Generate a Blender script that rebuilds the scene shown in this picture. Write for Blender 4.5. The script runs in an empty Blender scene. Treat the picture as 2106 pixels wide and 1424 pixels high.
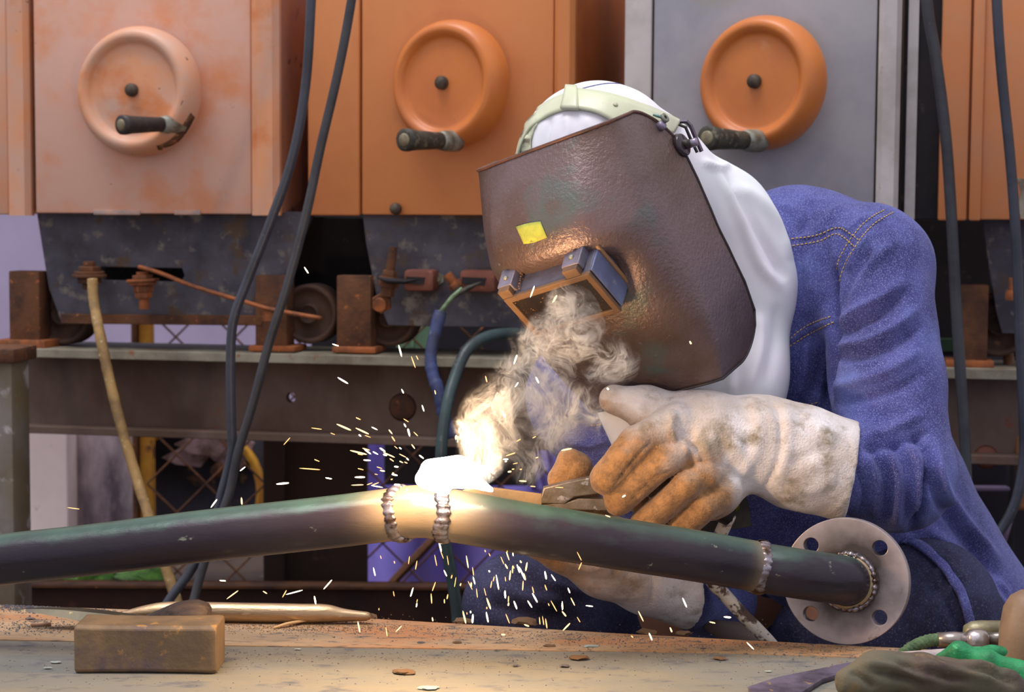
import bpy, bmesh, math, random
import numpy as np
from mathutils import Vector, Matrix
from mathutils.bvhtree import BVHTree
random.seed(7)
PI = math.pi
C = bpy.context.scene.collection
SC = bpy.context.scene

# ---------------------------------------------------------------- camera
F = 3600.0
CAM = Vector((0, 0, 0.513))
PITCH = math.atan(262 / F)
ROLL = 0.006
FW = Vector((0, math.cos(PITCH), -math.sin(PITCH)))
U0 = Vector((0, math.sin(PITCH), math.cos(PITCH)))
RT = Vector((1, 0, 0)) * math.cos(ROLL) + U0 * math.sin(ROLL)
UP = U0 * math.cos(ROLL) - Vector((1, 0, 0)) * math.sin(ROLL)
cam_d = bpy.data.cameras.new('camera')
cam = bpy.data.objects.new('camera', cam_d)
C.objects.link(cam)
cam.matrix_world = Matrix(((RT.x, UP.x, -FW.x, CAM.x), (RT.y, UP.y, -FW.y, CAM.y), (RT.z, UP.z, -FW.z, CAM.z), (0, 0, 0, 1)))
cam_d.sensor_width = 36
cam_d.lens = F / 2106 * 36
cam_d.dof.use_dof = True
cam_d.dof.focus_distance = 2.07
cam_d.dof.aperture_fstop = 9.0
SC.camera = cam

# ---------------------------------------------------------------- light
w = bpy.data.worlds.new('overcast_sky')
SC.world = w
w.use_nodes = True
nt = w.node_tree
bg = nt.nodes['Background']
tc = nt.nodes.new('ShaderNodeTexCoord')
sx = nt.nodes.new('ShaderNodeSeparateXYZ')
rp = nt.nodes.new('ShaderNodeValToRGB')
nt.links.new(tc.outputs['Generated'], sx.inputs[0])
nt.links.new(sx.outputs['Z'], rp.inputs[0])
nt.links.new(rp.outputs[0], bg.inputs[0])
rp.color_ramp.elements[0].position = 0.0
rp.color_ramp.elements[0].color = (0.62, 0.60, 0.72, 1)
rp.color_ramp.elements[1].position = 0.6
rp.color_ramp.elements[1].color = (1.0, 0.97, 1.06, 1)
bg.inputs[1].default_value = 0.92
sd = bpy.data.lights.new('hazy_sun', 'SUN')
sd.energy = 2.3
sd.angle = math.radians(32)
sd.color = (1.0, 0.96, 0.98)
so = bpy.data.objects.new('hazy_sun', sd)
C.objects.link(so)
so.rotation_euler = Vector((-0.22, -0.14, 1.0)).to_track_quat('Z', 'Y').to_euler()
SC.view_settings.view_transform = 'Standard'
SC.view_settings.look = 'None'
SC.view_settings.exposure = 0.0
SC.view_settings.gamma = 1.0
SC.view_settings.use_curve_mapping = False

# ---------------------------------------------------------------- helpers
def ray(px, py):
    return FW + RT * ((px - 1053) / F) - UP * ((py - 712) / F)

def P(px, py, Y):
    d = ray(px, py)
    return CAM + d * (Y / d.y)

def G(px, py, z=0.0):
    d = ray(px, py)
    return CAM + d * ((z - CAM.z) / d.z)

def PX(n, Y):
    return n * Y / F

def proj(V):
    V = np.asarray(V, float)
    d = V - np.array(CAM)
    f = d @ np.array(FW)
    return np.stack([1053 + F * (d @ np.array(RT)) / f, 712 - F * (d @ np.array(UP)) / f], 1)

def lin(c):
    return tuple((x / 255 / 12.92 if x <= 10 else ((x / 255 + 0.055) / 1.055) ** 2.4) for x in c) + (1,)

def M(name, c1, c2=None, c3=None, s2=8, t2=(.42, .62), s3=40, t3=(.62, .68), rough=.6, metal=0, bump=.15, bs=60,
      stretch=(1, 1, 1), spec=.4, r2=None, bd=.004, sheen=0, c4=None, s4=5, t4=(.5, .6), stretch3=None, seed=0, coat=0):
    m = bpy.data.materials.new(name)
    m.use_nodes = True
    n = m.node_tree.nodes
    l = m.node_tree.links
    b = n['Principled BSDF']
    b.inputs['Roughness'].default_value = rough
    b.inputs['Metallic'].default_value = metal
    b.inputs['Specular IOR Level'].default_value = spec
    if sheen:
        b.inputs['Sheen Weight'].default_value = sheen
        b.inputs['Sheen Roughness'].default_value = .5
    if coat:
        b.inputs['Coat Weight'].default_value = coat
        b.inputs['Coat Roughness'].default_value = .25
    tc = n.new('ShaderNodeTexCoord')
    def noise(sc, st, off, det=6):
        mp = n.new('ShaderNodeMapping')
        mp.inputs['Scale'].default_value = st
        mp.inputs['Location'].default_value = (off, off * .7, off * .3)
        l.new(tc.outputs['Object'], mp.inputs[0])
        t = n.new('ShaderNodeTexNoise')
        t.inputs['Scale'].default_value = sc
        t.inputs['Detail'].default_value = det
        t.inputs['Roughness'].default_value = .62
        l.new(mp.outputs[0], t.inputs['Vector'])
        return t
    def ramp(t, th):
        r = n.new('ShaderNodeMapRange')
        r.inputs[1].default_value = th[0]
        r.inputs[2].default_value = th[1]
        l.new(t.outputs[0], r.inputs[0])
        return r
    cur = None
    col = lin(c1)
    for c, s, t, off, st in ((c2, s2, t2, 1.3 + seed, stretch), (c4, s4, t4, 7.7 + seed, stretch), (c3, s3, t3, 4.1 + seed, stretch3 or stretch)):
        if c is None:
            continue
        mx = n.new('ShaderNodeMix')
        mx.data_type = 'RGBA'
        if cur is None:
            mx.inputs[6].default_value = col
        else:
            l.new(cur, mx.inputs[6])
        mx.inputs[7].default_value = lin(c)
        r = ramp(noise(s, st, off), t)
        l.new(r.outputs[0], mx.inputs[0])
        cur = mx.outputs[2]
    if cur is None:
        b.inputs['Base Color'].default_value = col
    else:
        l.new(cur, b.inputs['Base Color'])
    if r2 is not None:
        r = ramp(noise(s2 * 1.7, stretch, 9 + seed), (.35, .65))
        r.inputs[3].default_value = rough
        r.inputs[4].default_value = r2
        l.new(r.outputs[0], b.inputs['Roughness'])
    if bump:
        bn = n.new('ShaderNodeBump')
        bn.inputs['Strength'].default_value = bump
        bn.inputs['Distance'].default_value = bd
        l.new(noise(bs, stretch, 2, 4).outputs[0], bn.inputs['Height'])
        l.new(bn.outputs[0], b.inputs['Normal'])
    return m

def emat(name, col, st):
    m = bpy.data.materials.new(name)
    m.use_nodes = True
    b = m.node_tree.nodes['Principled BSDF']
    b.inputs['Base Color'].default_value = (0, 0, 0, 1)
    b.inputs['Emission Color'].default_value = tuple(col) + (1,)
    b.inputs['Emission Strength'].default_value = st
    return m

def tag(o, label=None, cat=None, group=None, kind=None):
    if label: o['label'] = label
    if cat: o['category'] = cat
    if group: o['group'] = group
    if kind: o['kind'] = kind
    return o

def empty(name, loc=(0, 0, 0), rz=0, label=None, cat=None, group=None, kind=None):
    o = bpy.data.objects.new(name, None)
    C.objects.link(o)
    o.location = loc
    o.rotation_euler = (0, 0, rz)
    o.empty_display_size = .05
    return tag(o, label, cat, group, kind)

def link(name, me, m=None, parent=None, smooth=True, world=True):
    """world=True: mesh coordinates are world, parent must be at origin or is compensated."""
    o = bpy.data.objects.new(name, me)
    C.objects.link(o)
    if m is not None and not me.materials:
        me.materials.append(m)
    if smooth:
        me.shade_smooth()
    if parent:
        o.parent = parent
        if world:
            o.matrix_parent_inverse = wm(parent).inverted()
    return o

def wm(o):
    m = Matrix.LocRotScale(o.location, o.rotation_euler, o.scale)
    if o.parent:
        m = wm(o.parent) @ o.matrix_parent_inverse @ m
    return m

def pyme(V, Fc):
    me = bpy.data.meshes.new('m')
    me.from_pydata([tuple(v) for v in V], [], [tuple(int(i) for i in f) for f in Fc])
    me.update()
    return me

def fixn(me):
    bm = bmesh.new()
    bm.from_mesh(me)
    bmesh.ops.recalc_face_normals(bm, faces=bm.faces)
    bm.to_mesh(me)
    bm.free()
    return me

def boxm(x0, x1, y0, y1, z0, z1, bev=.002, seg=2):
    bm = bmesh.new()
    bmesh.ops.create_cube(bm, size=1)
    for v in bm.verts:
        v.co = Vector(((x0 + x1) / 2 + v.co.x * (x1 - x0), (y0 + y1) / 2 + v.co.y * (y1 - y0), (z0 + z1) / 2 + v.co.z * (z1 - z0)))
    if bev:
        bmesh.ops.bevel(bm, geom=bm.edges[:], offset=bev, segments=seg, affect='EDGES', profile=.5)
    me = bpy.data.meshes.new('m')
    bm.to_mesh(me)
    bm.free()
    return me

def polym(pts, depth_vec, bev=0, holes=()):
    """pts: planar 3D outline; extruded by depth_vec; holes: list of outlines."""
    pts = [Vector(p) for p in pts]
    n = Vector(depth_vec).normalized()
    o = pts[0]
    ex = (pts[1] - pts[0])
    ex = (ex - n * ex.dot(n)).normalized()
    ey = n.cross(ex)
    cu = bpy.data.curves.new('c', 'CURVE')
    cu.dimensions = '2D'
    cu.fill_mode = 'BOTH'
    cu.extrude = Vector(depth_vec).length / 2
    cu.bevel_depth = bev
    cu.bevel_resolution = 1
    for pl in [pts] + [list(h) for h in holes]:
        sp = cu.splines.new('POLY')
        sp.points.add(len(pl) - 1)
        for i, p in enumerate(pl):
            q = Vector(p) - o
            sp.points[i].co = (q.dot(ex), q.dot(ey), 0, 1)
        sp.use_cyclic_u = True
    ob = bpy.data.objects.new('t', cu)
    C.objects.link(ob)
    me = bpy.data.meshes.new_from_object(ob.evaluated_get(bpy.context.evaluated_depsgraph_get()))
    bpy.data.objects.remove(ob)
    T = Matrix(((ex.x, ey.x, n.x, 0), (ex.y, ey.y, n.y, 0), (ex.z, ey.z, n.z, 0), (0, 0, 0, 1)))
    T.translation = o + Vector(depth_vec) / 2
    me.transform(T)
    return me

def spline(pts, n=8, closed=False):
    """Catmull-Rom through rows of any dimension."""
    A = np.array(pts, float)
    if len(A) < 3 or n <= 1:
        return A
    out = []
    L = len(A)
    rng = range(L if closed else L - 1)
    for i in rng:
        g = lambda k: A[k % L] if closed else A[min(max(k, 0), L - 1)]
        p0, p1, p2, p3 = g(i - 1), g(i), g(i + 1), g(i + 2)
        for k in range(n):
            t = k / n
            out.append(.5 * ((2 * p1) + (-p0 + p2) * t + (2 * p0 - 5 * p1 + 4 * p2 - p3) * t * t + (-p0 + 3 * p1 - 3 * p2 + p3) * t ** 3))
    if not closed:
        out.append(A[-1])
    return np.array(out)

def tubem(pts, r, seg=12, cap=True, flat=None, wob=0):
    """pts: list of 3D; r: radius or list."""
    A = [Vector(p) for p in pts]
    n = len(A)
    R = [r] * n if not hasattr(r, '__len__') else list(r)
    V, Fc = [], []
    t = (A[1] - A[0]).normalized()
    a = Vector((0, 0, 1)) if abs(t.z) < .9 else Vector((1, 0, 0))
    x = t.cross(a).normalized()
    for i in range(n):
        t = (A[min(i + 1, n - 1)] - A[max(i - 1, 0)]).normalized()
        x = (x - t * x.dot(t)).normalized()
        y = t.cross(x)
        rr = R[i] * (1 + (random.uniform(-wob, wob) if wob else 0))
        for k in range(seg):
            th = 2 * PI * k / seg
            V.append(A[i] + x * (math.cos(th) * rr) + y * (math.sin(th) * rr * (flat or 1)))
    for i in range(n - 1):
        for k in range(seg):
            k2 = (k + 1) % seg
            Fc.append((i * seg + k, i * seg + k2, (i + 1) * seg + k2, (i + 1) * seg + k))
    if cap:
        Fc.append(tuple(range(seg))[::-1])
        Fc.append(tuple((n - 1) * seg + k for k in range(seg)))
    return pyme(V, Fc)

def lathem(prof, o, axis, seg=48, ref=None, arc=None):
    """prof: (radius, height along axis)."""
    o = Vector(o)
    ax = Vector(axis).normalized()
    a = Vector(ref) if ref else (Vector((0, 0, 1)) if abs(ax.z) < .9 else Vector((1, 0, 0)))
    x = (a - ax * a.dot(ax)).normalized()
    y = ax.cross(x)
    V, Fc = [], []
    for (r, h) in prof:
        for k in range(seg):
            th = 2 * PI * k / seg
            V.append(o + ax * h + (x * math.cos(th) + y * math.sin(th)) * max(r, 1e-5))
    for i in range(len(prof) - 1):
        for k in range(seg):
            k2 = (k + 1) % seg
            Fc.append((i * seg + k, (i + 1) * seg + k, (i + 1) * seg + k2, i * seg + k2))
    me = pyme(V, Fc)
    return fixn(me)

def join(*mes):
    bm = bmesh.new()
    for m in mes:
        bm.from_mesh(m)
    me = bpy.data.meshes.new('m')
    bm.to_mesh(me)
    bm.free()
    return me

def sharp(o, deg=35):
    me = o.data
    me.shade_smooth()
    me.set_sharp_from_angle(angle=math.radians(deg))
    return o

# ------------------------------------------------ implicit surfaces
def surfnets(F3, org, h):
    nx, ny, nz = F3.shape
    s = F3 < 0
    cnt = np.zeros((nx - 1, ny - 1, nz - 1), np.float32)
    acc = np.zeros((3, nx - 1, ny - 1, nz - 1), np.float32)
    sl = lambda o, k: slice(o, k - 1 + o)
    cor = [(i, j, k) for i in (0, 1) for j in (0, 1) for k in (0, 1)]
    val = {c: F3[sl(c[0], nx), sl(c[1], ny), sl(c[2], nz)] for c in cor}
    for c in cor:
        for ax in range(3):
            if c[ax] == 0:
                d = list(c); d[ax] = 1; d = tuple(d)
                a, b = val[c], val[d]
                m = (a < 0) != (b < 0)
                t = np.where(m, a / np.where(m, a - b, 1), 0)
                cnt += m
                for q in range(3):
                    acc[q] += m * (c[q] + (t if q == ax else 0))
    act = cnt > 0
    idx = -np.ones(act.shape, np.int64)
    ii = np.argwhere(act)
    idx[act] = np.arange(len(ii))
    V = np.stack([acc[q][act] / cnt[act] for q in range(3)], 1) + ii
    V = V * h + np.array(org)
    faces = []
    for ax in range(3):
        b1, b2 = [(1, 2), (2, 0), (0, 1)][ax]
        a0 = [slice(1, -1)] * 3
        a0[ax] = slice(0, -1)
        a1 = [slice(1, -1)] * 3
        a1[ax] = slice(1, None)
        A, B = s[tuple(a0)], s[tuple(a1)]
        off = np.array([1, 1, 1]); off[ax] = 0
        for flip in (0, 1):
            m = (A & ~B) if not flip else (~A & B)
            e = np.argwhere(m) + off
            if not len(e):
                continue
            def g(d1, d2):
                q = e.copy(); q[:, b1] += d1; q[:, b2] += d2
                return idx[q[:, 0], q[:, 1], q[:, 2]]
            quad = np.stack([g(-1, -1), g(0, -1), g(0, 0), g(-1, 0)], 1)
            faces.append(quad[:, ::-1] if flip else quad)
    return V, np.concatenate(faces)

def sdf_cone(Pn, a, b, ra, rb):
    a = np.array(a, np.float32); b = np.array(b, np.float32)
    ab = b - a
    L = float(ab @ ab)
    if L < 1e-12:
        return np.linalg.norm(Pn - a, axis=-1) - ra
    t = np.clip(((Pn - a) @ ab) / L, 0, 1)
    return np.linalg.norm(Pn - (a + t[..., None] * ab), axis=-1) - (ra + (rb - ra) * t)

def blob(prims, h=.006, k=.02, pad=.02, fn=None):
    """prims: ('c', a, b, ra, rb[, k]) cone, ('e', c, R3x3rows, radii) ellipsoid, negative ones 'xc'."""
    lo = np.full(3, 9e9); hi = -lo
    for p in prims:
        if p[0] == 'c':
            for q, r in ((p[1], p[3]), (p[2], p[4])):
                lo = np.minimum(lo, np.array(q) - r); hi = np.maximum(hi, np.array(q) + r)
        elif p[0] == 'e':
            r = max(p[3])
            lo = np.minimum(lo, np.array(p[1]) - r); hi = np.maximum(hi, np.array(p[1]) + r)
    lo -= pad; hi += pad
    n = np.ceil((hi - lo) / h).astype(int) + 1
    g = np.stack(np.meshgrid(*[lo[i] + h * np.arange(n[i]) for i in range(3)], indexing='ij'), -1).astype(np.float32)
    D = None
    for p in prims:
        kk = k
        if p[0] in ('c', 'xc'):
            d = sdf_cone(g, p[1], p[2], p[3], p[4])
            if len(p) > 5: kk = p[5]
        else:
            q = (g - np.array(p[1], np.float32)) @ np.array(p[2], np.float32).T
            rr = np.array(p[3], np.float32)
            ln = np.linalg.norm(q / rr, axis=-1)
            d = (ln - 1) * min(p[3]) if False else (ln - 1) * ln / np.maximum(np.linalg.norm(q / rr ** 2, axis=-1), 1e-6)
            if len(p) > 4: kk = p[4]
        if D is None:
            D = d
        elif p[0][0] == 'x':
            hh = np.clip(.5 - .5 * (D + d) / kk, 0, 1)
            D = D * (1 - hh) - d * hh + kk * hh * (1 - hh)
        else:
            hh = np.clip(.5 + .5 * (d - D) / kk, 0, 1)
            D = d * (1 - hh) + D * hh - kk * hh * (1 - hh)
    if fn is not None:
        D = fn(g, D)
    V, Fc = surfnets(D.astype(np.float32), lo, h)
    return V, Fc

def vnormals(V, Fc):
    a, b, c, d = [V[Fc[:, i]] for i in range(4)]
    n = np.cross(c - a, d - b)
    N = np.zeros_like(V)
    for i in range(4):
        for q in range(3):
            N[:, q] += np.bincount(Fc[:, i], n[:, q], len(V))
    return N / np.maximum(np.linalg.norm(N, axis=1, keepdims=True), 1e-12)

def smoothV(V, Fc, it=2, lam=.5):
    for _ in range(it):
        S = np.zeros_like(V); c = np.zeros(len(V))
        for i in range(4):
            a, b = Fc[:, i], Fc[:, (i + 1) % 4]
            for q in range(3):
                S[:, q] += np.bincount(a, V[b, q], len(V)) + np.bincount(b, V[a, q], len(V))
            c += np.bincount(a, minlength=len(V)) + np.bincount(b, minlength=len(V))
        V = V + lam * (S / np.maximum(c, 1)[:, None] - V)
    return V

def segdist(XY, poly):
    best = np.full(len(XY), 1e9)
    tt = np.zeros(len(XY))
    n = len(poly) - 1
    for i in range(n):
        a, b = poly[i], poly[i + 1]
        ab = b - a
        t = np.clip(((XY - a) @ ab) / max(ab @ ab, 1e-9), 0, 1)
        d = np.linalg.norm(XY - (a + t[:, None] * ab), axis=1)
        m = d < best
        best = np.where(m, d, best)
        tt = np.where(m, (i + t) / n, tt)
    return best, tt

def folds(V, Fc, lst, toward=True):
    """ridges (+) and creases (-): (points seen from the front, half width px, height m) on the camera-facing side."""
    N = vnormals(V, Fc)
    XY = proj(V)
    vd = V - np.array(CAM)
    vd /= np.linalg.norm(vd, axis=1, keepdims=True)
    fac = np.clip(-(N * vd).sum(1) * 2.5 + .25, 0, 1)
    H = np.zeros(len(V))
    for pts, wd, ht in lst:
        sp = spline(pts, 4)
        d, t = segdist(XY, sp)
        taper = np.clip(np.minimum(t, 1 - t) * 5, 0.1, 1)
        H += ht * np.exp(-(d / wd) ** 2) * taper
    return V + N * (H * fac)[:, None]

def vnoise(V, f, seed=0, oct=3):
    """cheap smooth noise from sums of rotated sines"""
    r = np.random.RandomState(seed)
    out = np.zeros(len(V)); a = 1
    for o in range(oct):
        for _ in range(4):
            k = r.normal(size=3); k = k / np.linalg.norm(k) * f * 2 ** o
            out += a * np.sin(V @ k + r.uniform(0, 6.28) + 1.5 * np.sin(V @ (r.normal(size=3) * f * .5)))
        a *= .5
    return out / 6

def bvh_of(me):
    bm = bmesh.new()
    bm.from_mesh(me)
    b = BVHTree.FromBMesh(bm)
    bm.free()
    return b

def hit(bvh, px, py, off=0.0):
    d = ray(px, py).normalized()
    loc, nor, i, dist = bvh.ray_cast(CAM, d)
    if loc is None:
        loc, nor, i, dist = bvh.find_nearest(CAM + d * 2.2)
        if loc is None:
            return P(px, py, 2.2), -d
    if nor.dot(d) > 0:
        nor = -nor
    return loc + nor * off, nor

def patch(bvh, upper, lower, n=24, m=6, off=.003, th=.002, smooth=2):
    U_ = spline(upper, 6); L_ = spline(lower, 6)
    def res(A):
        s = np.r_[0, np.cumsum(np.linalg.norm(np.diff(A, axis=0), axis=1))]
        q = np.linspace(0, s[-1], n)
        return np.stack([np.interp(q, s, A[:, i]) for i in range(2)], 1)
    U_, L_ = res(U_), res(L_)
    T = np.zeros((n, m, 3)); Nn = np.zeros((n, m, 3))
    for i in range(n):
        for j in range(m):
            q = U_[i] * (1 - j / (m - 1)) + L_[i] * j / (m - 1)
            p, nn = hit(bvh, q[0], q[1], off)
            T[i, j] = p; Nn[i, j] = nn
    for _ in range(smooth):
        T[1:-1] = T[1:-1] * .5 + (T[:-2] + T[2:]) * .25
    V = [tuple(x) for x in T.reshape(-1, 3)] + [tuple(x) for x in (T - Nn * th).reshape(-1, 3)]
    o = n * m
    Fc = []
    for i in range(n - 1):
        for j in range(m - 1):
            a, b, c, d = i * m + j, i * m + j + 1, (i + 1) * m + j + 1, (i + 1) * m + j
            Fc.append((a, b, c, d)); Fc.append((o + a, o + d, o + c, o + b))
    for i in range(n - 1):
        for j in (0, m - 1):
            a, b = i * m + j, (i + 1) * m + j
            Fc.append((a, b, o + b, o + a))
    for j in range(m - 1):
        for i in (0, n - 1):
            a, b = i * m + j, i * m + j + 1
            Fc.append((a, b, o + b, o + a))
    return fixn(pyme(V, Fc))

def on_surface(bvh, pts, off=.001, n=6):
    return [hit(bvh, q[0], q[1], off)[0] for q in spline(pts, n)]

def dashes(bvh, pts, r=.0009, dash=.0035, gap=.0022, off=.0008):
    A = [Vector(p) for p in on_surface(bvh, pts, off, 10)]
    V, Fc = [], []
    seg_s = [0]
    for a, b in zip(A, A[1:]):
        seg_s.append(seg_s[-1] + (b - a).length)
    def at(s):
        for i in range(len(A) - 1):
            if seg_s[i + 1] >= s:
                t = (s - seg_s[i]) / max(seg_s[i + 1] - seg_s[i], 1e-9)
                return A[i].lerp(A[i + 1], t)
        return A[-1]
    s = 0
    mes = []
    while s + dash < seg_s[-1]:
        a, b = at(s), at(s + dash)
        if (b - a).length > dash * .3:
            k = len(V)
            t = (b - a).normalized()
            x = t.cross(FW).normalized(); y = t.cross(x)
            for q in (a, a.lerp(b, .5), b):
                rr = r if q is not a and q is not b else r * .6
                for th in range(5):
                    V.append(q + x * math.cos(th * 1.2566) * rr + y * math.sin(th * 1.2566) * rr)
            for i in range(2):
                for j in range(5):
                    Fc.append((k + i * 5 + j, k + i * 5 + (j + 1) % 5, k + (i + 1) * 5 + (j + 1) % 5, k + (i + 1) * 5 + j))
        s += dash + gap
    return pyme(V, Fc)

def copy_tree(o, parent=None):
    c = o.copy()
    C.objects.link(c)
    if parent:
        c.parent = parent
        c.matrix_parent_inverse = o.matrix_parent_inverse
    for ch in list(o.children):
        copy_tree(ch, c)
    return c
# ================================================================ materials
RUST = M('rust', (105, 68, 42), (70, 46, 34), (160, 95, 50), s2=14, s3=60, rough=.85, bump=.4, bs=120)
RUSTL = M('rust_orange', (160, 92, 50), (110, 70, 46), (178, 116, 72), s2=30, s3=90, rough=.85, bump=.3, bs=150)
STEELD = M('dark_weathered_steel', (82, 80, 90), (58, 55, 62), (116, 110, 102), s2=9, s3=30, t3=(.56, .66), rough=.7, bump=.4, bs=60, c4=(84, 66, 50), s4=14, t4=(.55, .65))
BEAMW = M('brown_beam_steel', (82, 62, 50), (116, 100, 90), (120, 62, 44), s2=3, s3=30, t3=(.64, .7), rough=.75, bump=.25, bs=70, stretch=(1, 1, .7), t2=(.45, .7))
RAILM = M('rail_edge_grey', (150, 146, 128), (116, 108, 92), (140, 92, 60), s2=10, s3=30, rough=.6, bump=.2)
PINK = M('faded_pink_orange_paint', (212, 170, 150), (218, 148, 108), (106, 78, 50), s2=6, t2=(.5, .68), s3=55, t3=(.70, .74), rough=.5, bump=.12, bs=25, c4=(214, 142, 98), s4=5, t4=(.52, .68))
PALEO = M('pale_orange_paint', (220, 155, 112), (205, 165, 142), (96, 66, 44), s2=7, s3=45, t3=(.68, .72), rough=.45, bump=.1, bs=30, c4=(208, 124, 66), s4=6, t4=(.55, .68))
ORANGE = M('orange_paint', (204, 130, 74), (190, 116, 68), (112, 76, 44), s2=5, t2=(.45, .7), s3=50, t3=(.72, .76), rough=.48, bump=.12, bs=22, c4=(204, 140, 92), s4=3, t4=(.6, .75), stretch=(1, 1, .7))
ORANGE2 = M('bright_orange_paint', (208, 124, 58), (198, 116, 62), (90, 66, 44), s2=9, s3=40, t3=(.70, .74), rough=.38, bump=.08, bs=30, c4=(206, 146, 96), s4=12, t4=(.62, .75))
SALMON = M('salmon_orange_paint', (208, 132, 80), (200, 136, 94), (96, 72, 52), s2=5, s3=45, t3=(.72, .76), rough=.5, bump=.12, bs=30)
GREYP = M('grey_cabinet_paint', (168, 164, 166), (146, 146, 154), (196, 120, 84), s2=3.5, s3=55, t3=(.72, .76), rough=.5, bump=.1, bs=30, c4=(150, 144, 126), s4=5, t4=(.52, .68))
GREYE = M('light_grey_edge_paint', (198, 192, 188), (176, 170, 164), (176, 110, 76), s2=9, s3=45, t3=(.66, .72), rough=.5, bump=.1, bs=40)
OLIVE = M('olive_brown_steel', (88, 78, 56), (62, 54, 44), (120, 112, 96), s2=8, s3=30, rough=.75, bump=.2)
BLACKST = M('black_steel_and_gap_shade', (40, 35, 38), (26, 24, 27), (60, 52, 46), s2=6, s3=30, rough=.85, bump=.2)  # also colours the boxes added for shade in the gaps
RUBBER = M('dark_rubber', (62, 64, 68), (48, 49, 54), (104, 104, 100), s2=12, s3=90, t3=(.68, .74), rough=.45, bump=.2, bs=50)
RUBBER2 = M('blue_black_rubber', (60, 64, 75), (50, 53, 61), (98, 98, 96), s2=12, s3=80, t3=(.66, .74), rough=.4, bump=.2, bs=50)
GRIPM = M('worn_black_plastic', (42, 38, 40), (54, 50, 46), (86, 84, 66), s2=30, s3=90, rough=.5, bump=.2, bs=120)
GRIPO = M('worn_green_black_grip', (70, 70, 58), (48, 44, 38), (112, 108, 88), s2=30, s3=80, t3=(.56, .64), rough=.6, bump=.3, bs=120)
COLLAR = M('dull_zinc', (146, 150, 138), (110, 108, 92), (86, 66, 48), s2=40, s3=90, rough=.5, metal=.3, bump=.15)
CAPM = M('pale_end_cap', (140, 132, 104), (112, 104, 80), s2=60, rough=.5, bump=.1)
BOLTM = M('grimy_bolt', (84, 72, 58), (60, 50, 42), s2=60, rough=.6, bump=.3, bs=200)
WALLM = M('lavender_plaster', (190, 178, 208), (176, 164, 192), s2=2, rough=.9, bump=.05)
DARKW = M('dark_shed', (34, 31, 38), (26, 23, 28), s2=2, rough=.9, bump=0)
CLAMPM = M('red_brown_casting', (128, 78, 62), (104, 62, 50), (150, 96, 76), s2=16, s3=40, rough=.75, bump=.2)
TARP = M('violet_tarp', (160, 146, 240), (140, 128, 226), s2=4, rough=.5, bump=.1, bs=10)
HOSEY = M('yellow_hose', (158, 128, 78), (122, 98, 62), (186, 168, 126), s2=20, s3=60, t3=(.6, .68), rough=.6, bump=.3, bs=90)
HOSEB = M('brown_hose', (140, 92, 50), (104, 68, 42), (190, 168, 140), s2=14, s3=40, t3=(.66, .7), rough=.65, bump=.3, bs=70)

class Frame:
    def __init__(s, deg, Y):
        a = math.radians(deg)
        s.a = a
        s.e = Vector((math.cos(a), -math.sin(a), 0))
        s.n = Vector((-math.sin(a), -math.cos(a), 0))
        s.O = Vector((0, Y, 0))
    def L(s, px, py, d=0.0):
        r = ray(px, py)
        t = ((s.O + s.n * d) - CAM).dot(s.n) / r.dot(s.n)
        q = CAM + r * t
        return (q - s.O).dot(s.e), q.z
    def W(s, u, v, d=0.0):
        return s.O + s.e * u + s.n * d + Vector((0, 0, v))
    def pt(s, px, py, d=0.0):
        u, v = s.L(px, py, d)
        return s.W(u, v, d)
    def T(s):
        return Matrix(((s.e.x, -s.n.x, 0, s.O.x), (s.e.y, -s.n.y, 0, s.O.y), (0, 0, 1, 0), (0, 0, 0, 1)))
    def box(s, name, u0, u1, v0, v1, d0, d1, m, par, bev=.003):
        me = boxm(u0, u1, -d1, -d0, v0, v1, bev)
        me.transform(s.T())
        o = link(name, me, m, par)
        return sharp(o, 40)
    def pbox(s, name, x0, y0, x1, y1, d0, d1, m, par, bev=.003):
        """pixel rectangle read at the front depth d1"""
        u0, va = s.L(x0, y0, d1); u1, vb = s.L(x1, y1, d1)
        _, vc = s.L(x1, y0, d1); _, vd = s.L(x0, y1, d1)
        return s.box(name, u0, u1, (vb + vd) / 2, (va + vc) / 2, d0, d1, m, par, bev)
    def poly(s, name, pts, d0, d1, m, par, holes=(), bev=0):
        q = [s.pt(x, y, d1) for x, y in pts]
        hs = [[s.pt(x, y, d1) for x, y in h] for h in holes]
        return sharp(link(name, polym(q, -s.n * (d1 - d0), bev, hs), m, par), 40)

# ================================================================ setting
GROUND = -0.62
sh = boxm(-7, 7, -1.5, 9, GROUND - .1, GROUND, 0)
tag(link('floor', sh, M('dark_earth', (70, 56, 46), (48, 40, 36), (96, 84, 72), s2=3, s3=14, rough=.95, bump=.5, bs=20), smooth=False), kind='structure')
q = P(640, 700, 6.2)
tag(link('wall_back', boxm(-4.5, q.x, 6.2, 6.32, GROUND, 1.4, 0), WALLM, smooth=False), kind='structure')
tag(link('wall_back_dark', boxm(q.x, 4.5, 6.2, 6.32, GROUND, 2.2, 0), DARKW, smooth=False), kind='structure')

BG = Frame(11, 3.3)

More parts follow.
